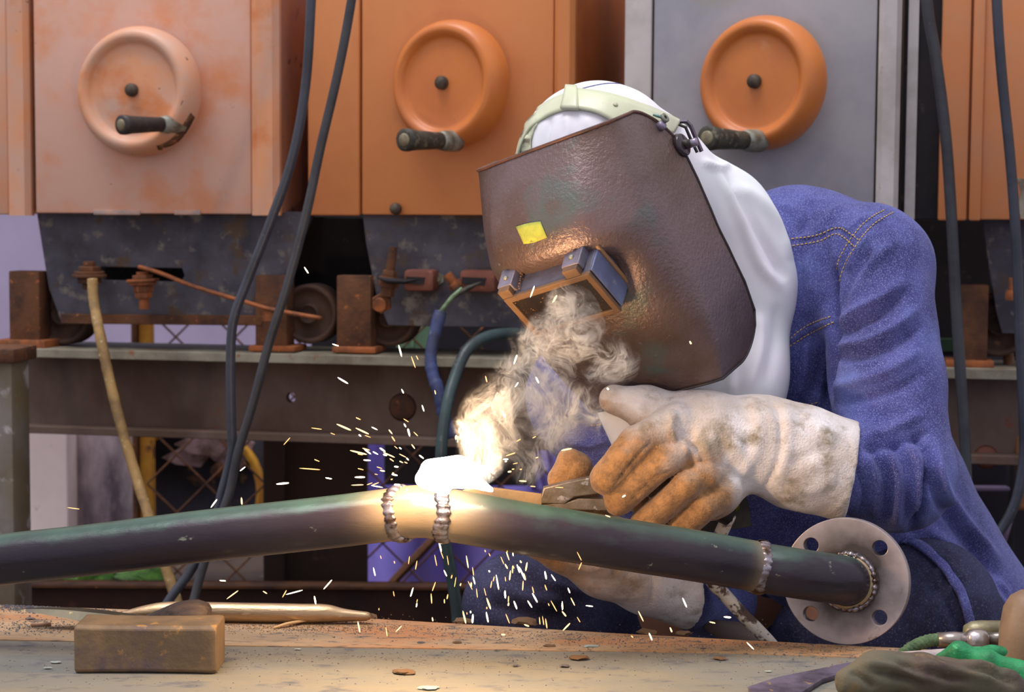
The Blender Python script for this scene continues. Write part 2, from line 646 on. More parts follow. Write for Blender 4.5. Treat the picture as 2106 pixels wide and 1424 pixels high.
# ---------------------------------------------------------------- cabinets
TOPV = 1.02
def lathe_wheel(par, fr, cx, cy, rad_px, m, tilt, hb, grip_to, gripm, rust=False, capm=CAPM):
    c = fr.pt(cx, cy, .05)
    Y = c.y
    r = PX(rad_px, Y)
    ax = Vector((-math.sin(tilt), -math.cos(tilt), .02)).normalized()
    prof = [(0, .012), (.10 * r, .012), (.45 * r, .010), (.66 * r, .008), (.71 * r, .010), (.76 * r, .017), (.82 * r, .021), (.89 * r, .019),
            (.95 * r, .010), (.99 * r, -.004), (r, -.016), (.995 * r, -.030), (.96 * r, -.036), (.3 * r, -.036), (.22 * r, -.06), (0, -.06)]
    sp = spline(prof[3:12], 4)
    prof = prof[:3] + [tuple(x) for x in sp] + prof[12:]
    wh = link('handwheel', lathem(prof, c, ax, 72), m, par)
    link('hub_bolt', lathem([(0, .026), (.010, .025), (.0125, .021), (.013, .008), (.016, .007), (.016, .004), (0, .004)], c, ax, 16), BOLTM, wh)
    b = P(hb[0], hb[1], Y - .03)
    t = P(grip_to[0], grip_to[1], Y - .03 - .10)
    d = (t - b).normalized()
    L = (t - b).length
    k = hb[2] if len(hb) > 2 else 1
    R = .0165 * k
    link('handle_collar', lathem([(0, -.02), (R * 1.02, -.02), (R * 1.08, 0), (R * .95, .012), (R * 1.05, .014), (R * .9, .03), (0, .03)], b, d, 24), COLLAR, wh)
    link('grip', lathem([(0, .022), (R * .82, .022), (R * .86, L * .4), (R, L * .8), (R * 1.12, L * .93), (R * 1.1, L), (R * .75, L + .001), (0, L + .001)], b, d, 32), gripm, wh)
    link('grip_end_cap', lathem([(0, L + .004), (R * .5, L + .004), (R * .66, L + .002), (R * .68, L - .005)], b, d, 24), capm, wh)
    return wh

def cab(name, fr, x0, xp0, xp1, x1, ybot, xside, face, rim, sidem, label, left_rim=True, depth=.5):
    o = fr.pt((x0 + x1) / 2, ybot)
    par = empty(name, o, -fr.a, label, 'cabinet')
    u0, vb = fr.L(x0, ybot); u1, vb2 = fr.L(x1, ybot)
    vb = (vb + vb2) / 2
    fr.box('cabinet_body', u0 + .003, u1 - .001, vb + .004, TOPV, -depth, -.012, sidem, par, .004)
    up0, _ = fr.L(xp0, ybot); up1, _ = fr.L(xp1, ybot)
    fr.box('front_panel', up0 + .0015, up1 - .0015, vb + .002, TOPV, -.012, .0, face, par, .004)
    if left_rim:
        fr.box('corner_strip', u0, up0 - .0015, vb, TOPV, -.012, .004, rim, par, .005)
    # right rim as a folded profile
    du = u1 - up1
    prof = [(up1 + .0015, -.012), (up1 + .0015, .006), (up1 + du * .25, .013), (up1 + du * .8, .013), (u1, .002), (u1, -.012)]
    bot = [fr.W(u, vb, d) for u, d in prof]
    sharp(link('corner_strip', polym(bot, Vector((0, 0, TOPV - vb)), 0), rim, par), 25)
    return par, vb

F1 = Frame(9, 3.32)
c1, vb1 = cab('welding_cabinet', F1, 70, 72, 519, 576, 442, 632, PINK, PALEO, M('dusty_mauve_brown_side', (150, 104, 88), (170, 112, 78), (96, 68, 54), s2=6, s3=30, rough=.6),
              'faded pink and orange steel cabinet with black-gripped handwheel, left of the cables', left_rim=False)
lathe_wheel(c1, F1, 279, 187, 133, PALEO, math.radians(16), (356, 256), (250, 257), GRIPM)
w1b = [o for o in c1.children if o.name.startswith('handwheel')][0]
wb_ = bvh_of(w1b.data)
link('bare_rust_patch', patch(wb_, [(322, 300), (350, 288), (372, 262), (392, 232)], [(326, 308), (358, 304), (386, 282), (404, 246)], 16, 4, .0012, .001), M('chipped_black_rust', (66, 48, 36), (110, 76, 48), (176, 120, 78), s2=60, s3=90, t3=(.55, .6), rough=.8), w1b)
# small worn plates along the lower edge
for x0, x1 in ((192, 288), (358, 412)):
    F1.pbox('worn_metal_plate', x0, 432, x1, 442, 0, .003, M('worn_tape', (196, 160, 140), (150, 140, 138), s2=30, rough=.5), c1, .001)
F0 = Frame(9, 3.33)
c0, _ = cab('welding_cabinet', F0, -520, -518, 20, 66, 442, 66, PALEO, PALEO, PALEO, 'pale orange steel cabinet cut off by the left edge of the picture', left_rim=False)

F2 = Frame(15, 3.3)
c2, vb2 = cab('welding_cabinet', F2, 634, 742, 1138, 1180, 445, 1280, ORANGE, ORANGE, M('burnt_orange_side', (190, 100, 44), (160, 84, 42), s2=4, rough=.55),
              'plain orange steel cabinet with orange handwheel, between cables and welder')
lathe_wheel(c2, F2, 918, 172, 131, ORANGE2, math.radians(31), (926, 290, 1.12), (832, 288), GRIPO)
bp = F2.pt(815, 430, .004)
link('bolt', lathem([(0, .014), (.006, .013), (.011, .008), (.0115, 0), (0, 0)], bp, F2.n, 12), BOLTM, c2)

F3 = Frame(13, 3.28)
c3, vb3 = cab('welding_cabinet', F3, 1281, 1338, 1798, 1846, 452, 1880, GREYP, GREYE, OLIVE,
              'grey painted steel cabinet with orange handwheel, behind the welder')
lathe_wheel(c3, F3, 1560, 169, 137, ORANGE2, math.radians(36), (1550, 290, 1.15), (1455, 284), GRIPO)
F3b = Frame(13, 3.30)
gp = empty('steel_upright', F3b.pt(1905, 452), -F3b.a, 'narrow dark upright plate in the gap right of grey cabinet', 'plate')
F3b.pbox('upright_plate', 1868, -300, 1930, 452, -.03, 0, BLACKST, gp)
F3b.pbox('light_edge', 1876, -300, 1881, 452, 0, .004, GREYE, gp, .001)
F4 = Frame(12, 3.28)
c4, vb4 = cab('welding_cabinet', F4, 1928, 1990, 2560, 2600, 456, 2700, SALMON, SALMON, SALMON, 'orange steel cabinet at the right edge behind two hanging cables')
u, v = F4.L(2013, 100)
F4.box('pressed_rib', u - .010, u + .010, vb4, TOPV, 0, .008, SALMON, c4, .004)
F4.poly('bare_patch', [(2092, 366), (2130, 372), (2130, 452), (2100, 450), (2094, 420), (2100, 395)], 0, .002, M('peeled_grey', (150, 140, 124), (104, 92, 80), s2=20, rough=.7), c4)

# ---------------------------------------------------------------- undercarriage
def nut(par, o, ax, r, h, m, name='nut', taper=1.0):
    return sharp(link(name, lathem([(0, 0), (r, 0), (r * taper, h), (0, h)], o, ax, 6), m, par), 30)

def stack(par, o, ax, parts, m, name='bolt'):
    """parts: (radius, height, sides); all one part"""
    mes = []
    h = 0
    for r, hh, sd in parts:
        mes.append(lathem([(0, h), (r * .94, h), (r, h + hh * .15), (r, h + hh * .85), (r * .94, h + hh), (0, h + hh)], o, ax, sd))
        h += hh
    return sharp(link(name, join(*mes), m, par), 30)

FU = Frame(11, 3.34)
pl = lambda n, lab: empty(n, FU.pt(330, 660), 0, lab, 'bracket')
u1_ = pl('terminal_plate', 'dark weathered trapezoid steel plate under the pink cabinet')
FU.poly('front_plate', [(78, 438), (640, 438), (540, 668), (128, 662), (102, 590)], -.02, .0, STEELD, u1_,
        holes=[[(208, 547), (376, 550), (382, 568), (372, 582), (210, 578), (200, 562)]], bev=.002)
FU.poly('back_plate', [(90, 449), (635, 449), (540, 660), (130, 660)], -.16, -.14, BLACKST, u1_)
FU.poly('lower_lip', [(126, 648), (540, 652), (538, 668), (128, 664)], 0, .02, RUST, u1_, bev=.002)
# terminals
p = FU.pt(184, 596, .05)
stack(u1_, p, (0, 0, 1), [(.014, .012, 6), (.024, .012, 6), (.034, .006, 20), (.030, .006, 20), (.022, .010, 6), (.012, .010, 12)], RUST, 'terminal_bolt')
p = FU.pt(297, 636, .05)
stack(u1_, p, (-.05, 0, 1), [(.010, .022, 12), (.017, .012, 6), (.020, .013, 6), (.027, .007, 20), (.032, .005, 20), (.020, .008, 6), (.012, .006, 12)], RUSTL, 'terminal_bolt')
A = [FU.pt(x, y, .06) for x, y in ((286, 549), (330, 562), (400, 590), (500, 620), (560, 637), (660, 655))]
link('link_bar', tubem(spline(A, 4), .0085, 8, flat=.5), RUSTL, u1_)
nut(u1_, FU.pt(556, 660, .05), (0, 0, 1), .016, .02, RUSTL, 'clamp_nut')

def roller(par, cx, cy, rx, d, m=RUST, name='roller'):
    c = FU.pt(cx, cy, d)
    r = PX(rx, c.y)
    return link(name, lathem([(0, 0), (.25 * r, 0), (.3 * r, .01), (.34 * r, -.004), (.78 * r, -.006), (.84 * r, .008), (.97 * r, .008), (r, 0), (r, -.05), (0, -.05)], c, FU.n, 40), m, par)

ROLLM = M('rusty_roller', (82, 58, 44), (60, 44, 36), (110, 76, 50), s2=12, s3=40, rough=.75, bump=.25)
t1 = empty('roller_bracket', FU.pt(60, 710, 0), -FU.a, 'rusty square bracket with roller at left end of beam', 'bracket')
FU.pbox('bracket_plate', 17, 558, 82, 712, -.03, .02, RUST, t1)
FU.pbox('bracket_foot', -10, 700, 92, 718, -.05, .04, RUSTL, t1)
roller(t1, 128, 648, 62, -.03, ROLLM)
t2 = empty('roller_bracket', FU.pt(570, 720, 0), -FU.a, 'rusty bracket with roller standing behind the two cables', 'bracket')
FU.pbox('bracket_plate', 524, 566, 590, 722, -.03, .02, RUST, t2)
FU.pbox('bracket_foot', 510, 712, 606, 724, -.05, .03, RUSTL, t2)
roller(t2, 636, 646, 62, -.03, ROLLM)
t3 = empty('roller_bracket', FU.pt(727, 720, 0), -FU.a, 'rusty plate bracket with roller in the middle of the beam', 'bracket')
FU.pbox('bracket_plate', 692, 567, 763, 722, -.03, .02, RUST, t3)
FU.pbox('bracket_foot', 682, 714, 772, 727, -.05, .03, RUSTL, t3)
roller(t3, 800, 655, 58, -.03, ROLLM)
t4 = empty('roller_bracket', FU.pt(2000, 740, 0), -FU.a, 'rusty bracket with roller between the cables at right', 'bracket')
FU.pbox('bracket_plate', 1972, 586, 2030, 752, -.03, .02, RUST, t4)
FU.pbox('bracket_foot', 1945, 742, 2044, 758, -.05, .03, RUSTL, t4)
roller(t4, 2052, 668, 66, -.03, ROLLM)

u2_ = empty('terminal_plate', FU.pt(900, 660), 0, 'dark steel plate with two red clamps under plain orange cabinet', 'bracket')
FU.poly('front_plate', [(748, 440), (1320, 444), (1320, 676), (800, 668), (776, 610), (755, 500)], -.02, 0, STEELD, u2_, bev=.002)
FU.poly('back_plate', [(760, 452), (1320, 456), (1320, 660), (800, 660)], -.16, -.14, BLACKST, u2_)
for (x0, x1, y0, y1) in ((829, 892, 555, 600), (944, 1018, 556, 602)):
    k = FU.pbox('clamp_block', x0, y0, x1, y1, 0, .05, CLAMPM, u2_, .008)
    FU.poly('clamp_slot', [(x0 + 6, y0 + 14), (x1 - 18, y0 + 16), (x1 - 22, y0 + 32), (x0 + 6, y0 + 28)], .048, .052, BLACKST, k)
stack(u2_, FU.pt(796, 610, .05), (.12, 0, 1), [(.014, .018, 6), (.020, .02, 6), (.014, .012, 6), (.009, .045, 12)], RUST, 'terminal_bolt')
stack(u2_, FU.pt(787, 622, .03), FU.n + Vector((.1, 0, -.1)), [(.020, .02, 6), (.013, .02, 12)], RUSTL, 'terminal_bolt')
stack(u2_, FU.pt(904, 574, .0), FU.n, [(.012, .012, 6), (.006, .008, 12)], COLLAR, 'terminal_bolt')
A = [FU.pt(x, y, .07) for x, y in ((776, 571), (800, 578), (835, 580), (862, 574))]
link('cable_lug', tubem(A, [.004, .011, .009, .003], 10, flat=.5), BLACKST, u2_)
stack(u2_, FU.pt(940, 592, .05), (-.5, 0, .7), [(.014, .012, 6), (.009, .02, 12)], RUSTL, 'terminal_bolt')
A = [FU.pt(x, y, .09) for x, y in ((990, 580), (965, 592), (944, 604), (920, 620))]
link('cable_lug', tubem(A, [.003, .013, .012, .005], 10, flat=.4), M('dark_lug', (92, 92, 84), (60, 60, 56), s2=40, rough=.5, metal=.4), u2_)

u3_ = empty('terminal_plate', FU.pt(2080, 680), 0, 'blue-grey weathered plate hanging at the right edge below cabinet', 'bracket')
FU.poly('front_plate', [(2022, 446), (2300, 450), (2300, 690), (2062, 684), (2050, 640), (2038, 560)], -.02, 0, STEELD, u3_, bev=.002)
stack(u3_, FU.pt(2083, 618, .06), (.02, 0, 1), [(.014, .018, 6), (.009, .022, 12)], RUSTL, 'terminal_bolt')

# black boxes added behind the plates for the shade in the open gaps
hb = empty('gap_shade_box', P(660, 660, 3.75), 0, 'black box added for the shade in the gap right of hanging cables', 'shade box')
for (x0, x1, y0, y1) in ((556, 1060, 446, 668), ):
    a, b = P(x0, y0, 3.72), P(x1, y1, 3.72)
    link('gap_shade_panel', boxm(a.x, b.x, 3.72, 3.9, b.z, a.z, .004), BLACKST, hb, smooth=False)
    link('panel_seam', boxm(a.x + .25, a.x + .262, 3.715, 3.72, b.z, a.z, 0), BOLTM, hb, smooth=False)
a, b = P(1500, 446, 3.75), P(2300, 735, 3.75)
hb2 = empty('gap_shade_box', P(1900, 730, 3.75), 0, 'black box added for the shade behind the hanging cables right of the welder', 'shade box')
link('gap_shade_panel', boxm(a.x, b.x, 3.75, 3.9, b.z, a.z, .004), BLACKST, hb2, smooth=False)
a, b = P(1920, 696, 3.74), P(1978, 724, 3.74)
link('green_panel', boxm(a.x, b.x, 3.735, 3.75, b.z, a.z, .002), M('dark_green_paint', (40, 66, 44), rough=.6), hb2, smooth=False)

# ---------------------------------------------------------------- rail beam
bm_ = empty('rail_beam', FU.pt(1000, 900, 0), -FU.a, 'long brown steel beam carrying brackets across the background', 'beam')
def strip(name, pts_top, pts_bot, d0, d1, m, bev=.002, holes=()):
    return FU.poly(name, pts_top + pts_bot[::-1], d0, d1, m, bm_, holes, bev)
strip('top_flange', [(50, 719), (2350, 768)], [(50, 733), (2350, 786)], -.16, .05, RAILM)
FU.poly('beam_web', [(46, 730), (2350, 780), (2350, 960), (46, 886)], -.04, -.02, BEAMW, bm_,
        holes=[[(598 + 10 * math.cos(t), 818 + 11 * math.sin(t)) for t in [i * PI / 6 for i in range(12)]]])
strip('bottom_flange', [(46, 878), (2350, 950)], [(46, 889), (2350, 964)], -.14, .03, BEAMW)
o = FU.pt(828, 838, -.02)
link('plug_disc', lathem([(0, .006), (.022, .006), (.028, 0), (0, 0)], o, FU.n, 24), RUST, bm_)
o = FU.pt(2028, 940, -.02)
link('plug_disc', lathem([(0, .006), (.016, .006), (.022, 0), (0, 0)], o, FU.n, 24), CLAMPM, bm_)

# left post
lp = empty('steel_post', G(20, 1424, GROUND), 0, 'grey weathered steel post at the left edge holding the beam', 'post')
LPF = Frame(5, 3.1)
PM = M('galvanised_weathered', (120, 116, 112), (96, 84, 66), (170, 168, 166), s2=5, s3=18, t3=(.56, .66), rough=.55, bump=.3, bs=30, c4=(110, 100, 76), s4=3, t4=(.5, .65))
u0, v = LPF.L(-90, 740); u1, _ = LPF.L(24, 740)
LPF.box('post_body', u0, u1, GROUND, v - .002, -.09, 0, PM, lp, .006)
LPF.box('cap_plate', u0, u1 + .012, v - .004, v + .022, -.10, .02, RUST, lp, .004)

# ---------------------------------------------------------------- cables
def cable(name, pts, r, m, label, group=None, cat='cable', n=8, wob=0):
    """pts: px, py, Y"""
    S = spline(pts, n)
    A = [P(x, y, Y) for x, y, Y in S]
    return tag(link(name, tubem(A, r, 14, wob=wob), m), label, cat, group)

cable('welding_cable', [(650, -250, 3.0), (640, 0, 2.98), (628, 180, 2.98), (600, 330, 2.98), (555, 460, 2.98), (512, 570, 2.98), (480, 660, 2.98), (474, 760, 2.98), (476, 870, 2.98), (476, 935, 2.98), (455, 1020, 2.98), (440, 1080, 2.98), (395, 1170, 2.97), (345, 1240, 2.96), (300, 1330, 2.95)],
      .0082, RUBBER2, 'thicker blue-black cable, left one of the pair hanging left of the orange handwheel')
cable('welding_cable', [(760, -250, 2.97), (723, 0, 2.95), (695, 150, 2.95), (660, 300, 2.95), (630, 440, 2.95), (590, 590, 2.95), (555, 700, 2.95), (520, 830, 2.95), (490, 930, 2.95), (470, 1020, 2.95), (432, 1120, 2.94), (400, 1230, 2.93), (380, 1330, 2.9)],
      .0078, RUBBER, 'dark grey cable, right one of the pair hanging left of orange handwheel')
cable('welding_cable', [(1890, -250, 3.06), (1906, 0, 3.05), (1925, 120, 3.05), (1945, 280, 3.05), (1957, 450, 3.05), (1966, 620, 3.05), (1976, 780, 3.05), (1984, 900, 3.05), (1988, 1020, 3.05), (1988, 1150, 3.05), (1980, 1400, 3.05)],
      .0098, RUBBER, 'dark grey cable hanging straight down just right of the welder')
cable('welding_cable', [(2040, -250, 3.02), (2050, 0, 3.0), (2060, 150, 3.0), (2078, 330, 3.0), (2090, 500, 3.0), (2098, 700, 3.0), (2106, 880, 3.0), (2104, 960, 3.0), (2086, 1040, 3.0), (2052, 1100, 3.0), (2010, 1150, 2.99), (1960, 1200, 2.98)],
      .0088, RUBBER2, 'dark blue-grey cable curving inward at the right edge')
cable('hose', [(190, 574, 3.26), (193, 620, 3.25), (206, 690, 3.22), (225, 780, 3.2), (250, 880, 3.18), (280, 980, 3.16), (312, 1080, 3.12), (345, 1180, 3.1), (370, 1260, 3.08), (385, 1330, 3.05)],
      .0098, HOSEY, 'yellowish weathered hose bolted under pink cabinet and running down behind pipe', cat='hose', wob=.06)
cable('hose', [(2068, 606, 3.26), (2070, 680, 3.25), (2076, 760, 3.22), (2088, 850, 3.2), (2098, 940, 3.18), (2106, 1050, 3.16)],
      .0098, HOSEB, 'brown hose clamped to the plate at the right edge', cat='hose', wob=.06)
BLUEC = M('blue_cable', (62, 74, 122), (54, 60, 84), (92, 100, 128), s2=14, s3=50, rough=.5, bump=.3, bs=40)
bc = cable('ground_cable', [(906, 642, 3.16), (896, 680, 3.15), (886, 730, 3.14), (890, 770, 3.13), (902, 805, 3.12), (912, 850, 3.12), (930, 900, 3.12)], .0115, BLUEC,
      'short blue taped cable with green lug below the red clamps', wob=.08)
A = [P(x, y, 3.16) for x, y in ((950, 592), (930, 612), (915, 630), (904, 646))]
link('wire_end', tubem(A, [.004, .008, .006, .009], 8, flat=.6, wob=.1), M('green_corroded_copper', (130, 158, 122), (96, 116, 84), s2=50, rough=.6), bc)
cable('welding_cable', [(1100, 690, 3.2), (1050, 686, 3.16), (1000, 694, 3.12), (960, 722, 3.08), (934, 780, 3.05), (918, 840, 3.02), (908, 920, 3.0), (908, 1000, 3.0), (914, 1100, 3.0), (928, 1180, 3.0), (940, 1260, 3.0), (944, 1340, 3.0)],
      .0105, M('teal_black_rubber', (54, 74, 76), (44, 52, 56), (90, 100, 96), s2=10, s3=60, rough=.4, bump=.2), 'thick teal-black cable arching down behind the arc')

# ---------------------------------------------------------------- yard behind the beam
def flat(name, x0, y0, x1, y1, Y, th, m, par, bev=.004):
    a, b = P(x0, y0, Y), P(x1, y1, Y)
    return link(name, boxm(a.x, b.x, Y, Y + th, b.z, a.z, bev), m, par, smooth=False)
w1 = empty('concrete_panel', P(100, 1200, 4.6), 0, 'pale pinkish concrete slab leaning behind the left post', 'panel')
flat('slab', 40, 878, 142, 1215, 4.6, .12, M('pale_concrete', (246, 230, 226), (232, 214, 212), (160, 138, 136), s2=3, s3=14, t3=(.66, .8), rough=.9), w1)
w2 = empty('concrete_panel', P(200, 1200, 4.7), 0, 'soot-stained concrete slab behind the yellow hose', 'panel')
flat('slab', 140, 880, 300, 1215, 4.7, .12, M('sooty_concrete', (200, 184, 190), (92, 80, 90), (230, 220, 226), s2=5, t2=(.4, .6), s3=9, t3=(.62, .72), rough=.9, stretch=(1, 1, .4)), w2)
yp = empty('yellow_post', P(295, 1200, 4.5), 0, 'rusty yellow fence post seen below the beam', 'post')
YEL = M('chipped_yellow', (206, 152, 40), (168, 104, 44), (112, 66, 40), s2=5, s3=16, t3=(.55, .62), rough=.6)
flat('post_body', 283, 600, 316, 1230, 4.5, .04, YEL, yp)
flat('rust_edge', 268, 600, 284, 1230, 4.48, .05, RUST, yp)
flat('base_plate', 262, 1200, 322, 1215, 4.46, .08, RUST, yp)

fe = empty('chain_link_fence', P(600, 1220, 4.42), 0, 'rusty chain-link fence behind the beam and pipe', 'fence')
mes = []
wv, wf = [], []
pitch = .15
a, b = P(300, 640, 4.42), P(1300, 1240, 4.42)
nx = int((b.x - a.x) / pitch) + 2
def wire(p, q_, r=.0028):
    k = len(wv)
    t = (q_ - p).normalized(); x = t.cross(Vector((0, 1, 0))).normalized(); y = t.cross(x)
    for c in (p, q_):
        for j in range(5):
            wv.append(c + x * math.cos(j * 1.2566) * r + y * math.sin(j * 1.2566) * r)
    for j in range(5):
        wf.append((k + j, k + (j + 1) % 5, k + 5 + (j + 1) % 5, k + 5 + j))
nz = int((a.z - b.z) / pitch) + 1
for i in range(nx):
    for j in range(nz):
        x0 = a.x + i * pitch; z0 = b.z + j * pitch
        wire(Vector((x0, 4.42, z0)), Vector((x0 + pitch, 4.43, z0 + pitch)))
        wire(Vector((x0 + pitch, 4.425, z0)), Vector((x0, 4.415, z0 + pitch)))
tag(link('fence_mesh', pyme(wv, wf), RUST, fe, smooth=False), kind='stuff')
flat('fence_rail', 300, 1210, 1300, 1226, 4.43, .03, RUST, fe)

dk = empty('scrap_drum', P(390, 1210, 4.9), 0, 'dark oil drum lying behind the fence under the beam', 'drum')
c = P(400, 1010, 4.9)
DRUM = M('sooty_drum', (44, 42, 54), (30, 28, 34), (120, 86, 50), s2=6, s3=12, t3=(.6, .68), rough=.7, bump=.2)
link('drum_body', lathem([(0, 0), (.17, 0), (.18, .02), (.185, .02), (.185, -.03), (.175, -.04), (.175, -.45), (0, -.45)], c, (0, -1, 0), 40), DRUM, dk)
link('drum_rim', lathem([(.178, .022), (.19, .03), (.2, .02), (.2, -.005), (.188, -.005)], c, (0, -1, 0), 40), YEL, dk)
link('bung', lathem([(0, .03), (.02, .03), (.022, .02), (.022, 0)], c + Vector((.07, 0, .06)), (0, -1, 0), 12), RUST, dk)
sk = empty('scrap_heap', P(400, 930, 4.95), 0, 'torn pale metal sheets piled behind the fence', 'scrap')
for i, (x, y, ww, hh) in enumerate(((420, 915, 60, 24), (385, 942, 50, 20), (470, 930, 50, 40), (350, 900, 50, 30))):
    q = [P(x - ww, y, 4.85 + .02 * i), P(x - ww * .2, y - hh, 4.85), P(x + ww, y - hh * .4, 4.87), P(x + ww * .5, y + hh, 4.86), P(x - ww * .5, y + hh * .7, 4.86)]
    sharp(link('metal_sheet', polym(q, Vector((0, .01, 0)), .001), M('pale_scrap', (150, 124, 128), (90, 66, 56), s2=14, rough=.6), sk))

br = empty('steel_sheet', P(650, 1230, 4.05), 0, 'tall dark brown steel sheet standing behind the falling sparks', 'sheet')
BRS = M('dark_brown_sheet', (62, 44, 34), (48, 34, 28), (80, 58, 44), s2=3, s3=12, rough=.8, bump=.2, bs=14)
flat('sheet_panel', 540, 880, 755, 1240, 4.05, .03, BRS, br)
flat('folded_edge', 540, 880, 584, 1240, 4.02, .03, BRS, br)
# lower beam on the ground
lb = empty('ground_beam', P(400, 1240, 3.9), 0, 'long rusty channel lying on the ground behind the bench', 'beam')
flat('channel_web', -200, 1208, 1500, 1330, 3.9, .06, M('dark_rust', (66, 42, 34), (44, 32, 28), (90, 52, 38), s2=5, s3=20, rough=.85, bump=.2), lb)
flat('channel_flange', -200, 1204, 1500, 1216, 3.86, .06, RUST, lb)

# purple tarp
tp = empty('tarp', P(940, 1240, 4.7), 0, 'bright violet tarp hanging behind the chain-link fence', 'tarp')
def sheet(name, x0, y0, x1, y1, Y, m, par, amp=.03, nx=40, ny=30, fq=14):
    V, Fc = [], []
    for j in range(ny + 1):
        for i in range(nx + 1):
            s, t = i / nx, j / ny
            x = x0 + (x1 - x0) * s; y = y0 + (y1 - y0) * t
            p = P(x, y, Y)
            p.y += amp * (math.sin(fq * s + 3 * t) + .5 * math.sin(2.3 * fq * s - 5 * t))
            V.append(p)
    for j in range(ny):
        for i in range(nx):
            a = j * (nx + 1) + i
            Fc.append((a, a + 1, a + nx + 2, a + nx + 1))
    o = link(name, pyme(V, Fc), m, par)
    md = o.modifiers.new('s', 'SOLIDIFY'); md.thickness = .004
    return o
sheet('tarp_cloth', 750, 900, 1240, 1250, 4.7, TARP, tp)
sheet('tarp_fold', 1096, 915, 1140, 1010, 4.6, TARP, tp, .01, 12, 12, 6)
dp = empty('dark_crate', P(900, 900, 4.55), 0, 'black crate behind the arc above the violet tarp', 'crate')
flat('crate_panel', 790, 860, 1100, 1000, 4.56, .05, BLACKST, dp)
flat('crate_rim', 790, 856, 1100, 868, 4.54, .05, BOLTM, dp)
st = empty('steel_strut', P(760, 1240, 4.3), 0, 'dark diagonal strut crossing the violet tarp', 'strut')
link('strut_bar', tubem([P(752, 1262, 4.3), P(820, 1185, 4.3), P(905, 1095, 4.3), P(960, 1030, 4.3)], .02, 6, flat=.6), RUST, st, smooth=False)
link('strut_foot', lathem([(0, 0), (.03, 0), (.03, .02), (0, .02)], P(752, 1262, 4.3), (0, 0, 1), 12), RUST, st)
# mesh of the gap above the beam: green sheet
gs = empty('green_sheet', P(860, 700, 5.2), 0, 'pale green sheet glimpsed under the middle plate', 'sheet')
flat('sheet_panel', 816, 640, 885, 1210, 5.2, .01, M('pale_green', (112, 148, 112), (90, 122, 92), s2=4, rough=.7), gs)
flat('sheet_rib', 846, 640, 850, 716, 5.19, .01, M('pale_green2', (122, 158, 122), rough=.7), gs)

# leafy plant
lpn = empty('leafy_plant', P(170, 1240, 4.2), 0, 'low green leafy plant on the ground left of the cables', 'plant')
LEAF = M('leaf_green', (96, 150, 52), (66, 112, 44), (150, 190, 96), s2=8, s3=20, rough=.5, bump=.05)
LEAF2 = M('leaf_bluegreen', (130, 160, 140), (100, 130, 110), s2=8, rough=.5, bump=.05)
def leafmesh():
    V, Fc = [], []
    n = 8
    for i in range(n + 1):
        s = i / n
        wd = .35 * math.sin(PI * s ** .8) + .002
        for k, o in enumerate((-1, -.5, 0, .5, 1)):
            V.append((s - .5, o * wd * .5, .12 * math.sin(PI * s) + abs(o) * wd * .15))
    for i in range(n):
        for k in range(4):
            a = i * 5 + k
            Fc.append((a, a + 1, a + 6, a + 5))
    return pyme(V, Fc)
lm = leafmesh(); lm.materials.append(LEAF)
lm2 = leafmesh(); lm2.materials.append(LEAF2)
rr = random.Random(3)
for i in range(30):
    x = rr.uniform(70, 300) if i < 22 else rr.uniform(230, 330)
    o = bpy.data.objects.new('leaf', lm if (i % 4) else lm2)
    C.objects.link(o)
    y = rr.uniform(1176, 1222)
    o.parent = lpn
    o.matrix_parent_inverse = wm(lpn).inverted()
    o.location = P(x, y, rr.uniform(4.0, 4.3))
    o.scale = (rr.uniform(.09, .15),) * 3
    o.rotation_euler = (rr.uniform(.4, 1.2), rr.uniform(-.5, .5), rr.uniform(-.7, .7))
link('stem', tubem([P(170, 1250, 4.2), P(160, 1215, 4.2), P(150, 1180, 4.15)], .004, 6), LEAF, lpn)

# right background
rk = empty('tool_rack', P(2040, 1200, 3.9), 0, 'dark rack with a pale crossbar below the beam at right', 'rack')
flat('rack_panel', 1900, 940, 2300, 1300, 4.0, .05, M('rack_dark', (32, 28, 40), (24, 21, 30), s2=3, rough=.8, bump=0), rk)
flat('crossbar', 1990, 1002, 2078, 1012, 3.9, .03, M('dull_lilac_steel', (104, 88, 116), rough=.5), rk)
flat('upright', 2078, 950, 2084, 1200, 3.92, .03, BLACKST, rk)
link('lilac_bar', tubem([P(2080, 1055, 3.85), P(2056, 1140, 3.85)], .008, 8), M('lilac_bar', (110, 90, 116), rough=.5), rk)
# ================================================================ workbench
TBL = M('bench_steel_dusty', (112, 111, 102), (128, 120, 100), (78, 80, 88), s2=3.2, t2=(.4, .62), s3=26, t3=(.54, .7), rough=.6, bump=.35, bs=140, bd=.002,
        stretch=(.7, 1.8, 1), stretch3=(.8, 1.4, 1), c4=(118, 116, 108), s4=4, t4=(.45, .6), r2=.75)
RUSTP = M('bench_rust_band', (176, 144, 108), (150, 124, 94), (98, 88, 76), s2=12, s3=60, t3=(.54, .66), rough=.75, bump=.3, bs=160, bd=.002, stretch=(.6, 1.6, 1), c4=(176, 120, 76), s4=3)
tb = empty('workbench', (0, 2.0, GROUND), 0, 'low steel workbench with dusty rusty top under the pipe', 'table')
e0, e1 = G(-400, 1236), G(2500, 1366)
n0, n1 = G(2500, 2000), G(-400, 2000)
top = [e0, e1, n0, n1]
sharp(link('tabletop', polym([(p.x, p.y, -.0) for p in top], Vector((0, 0, -.014)), 0), TBL, tb), 30)
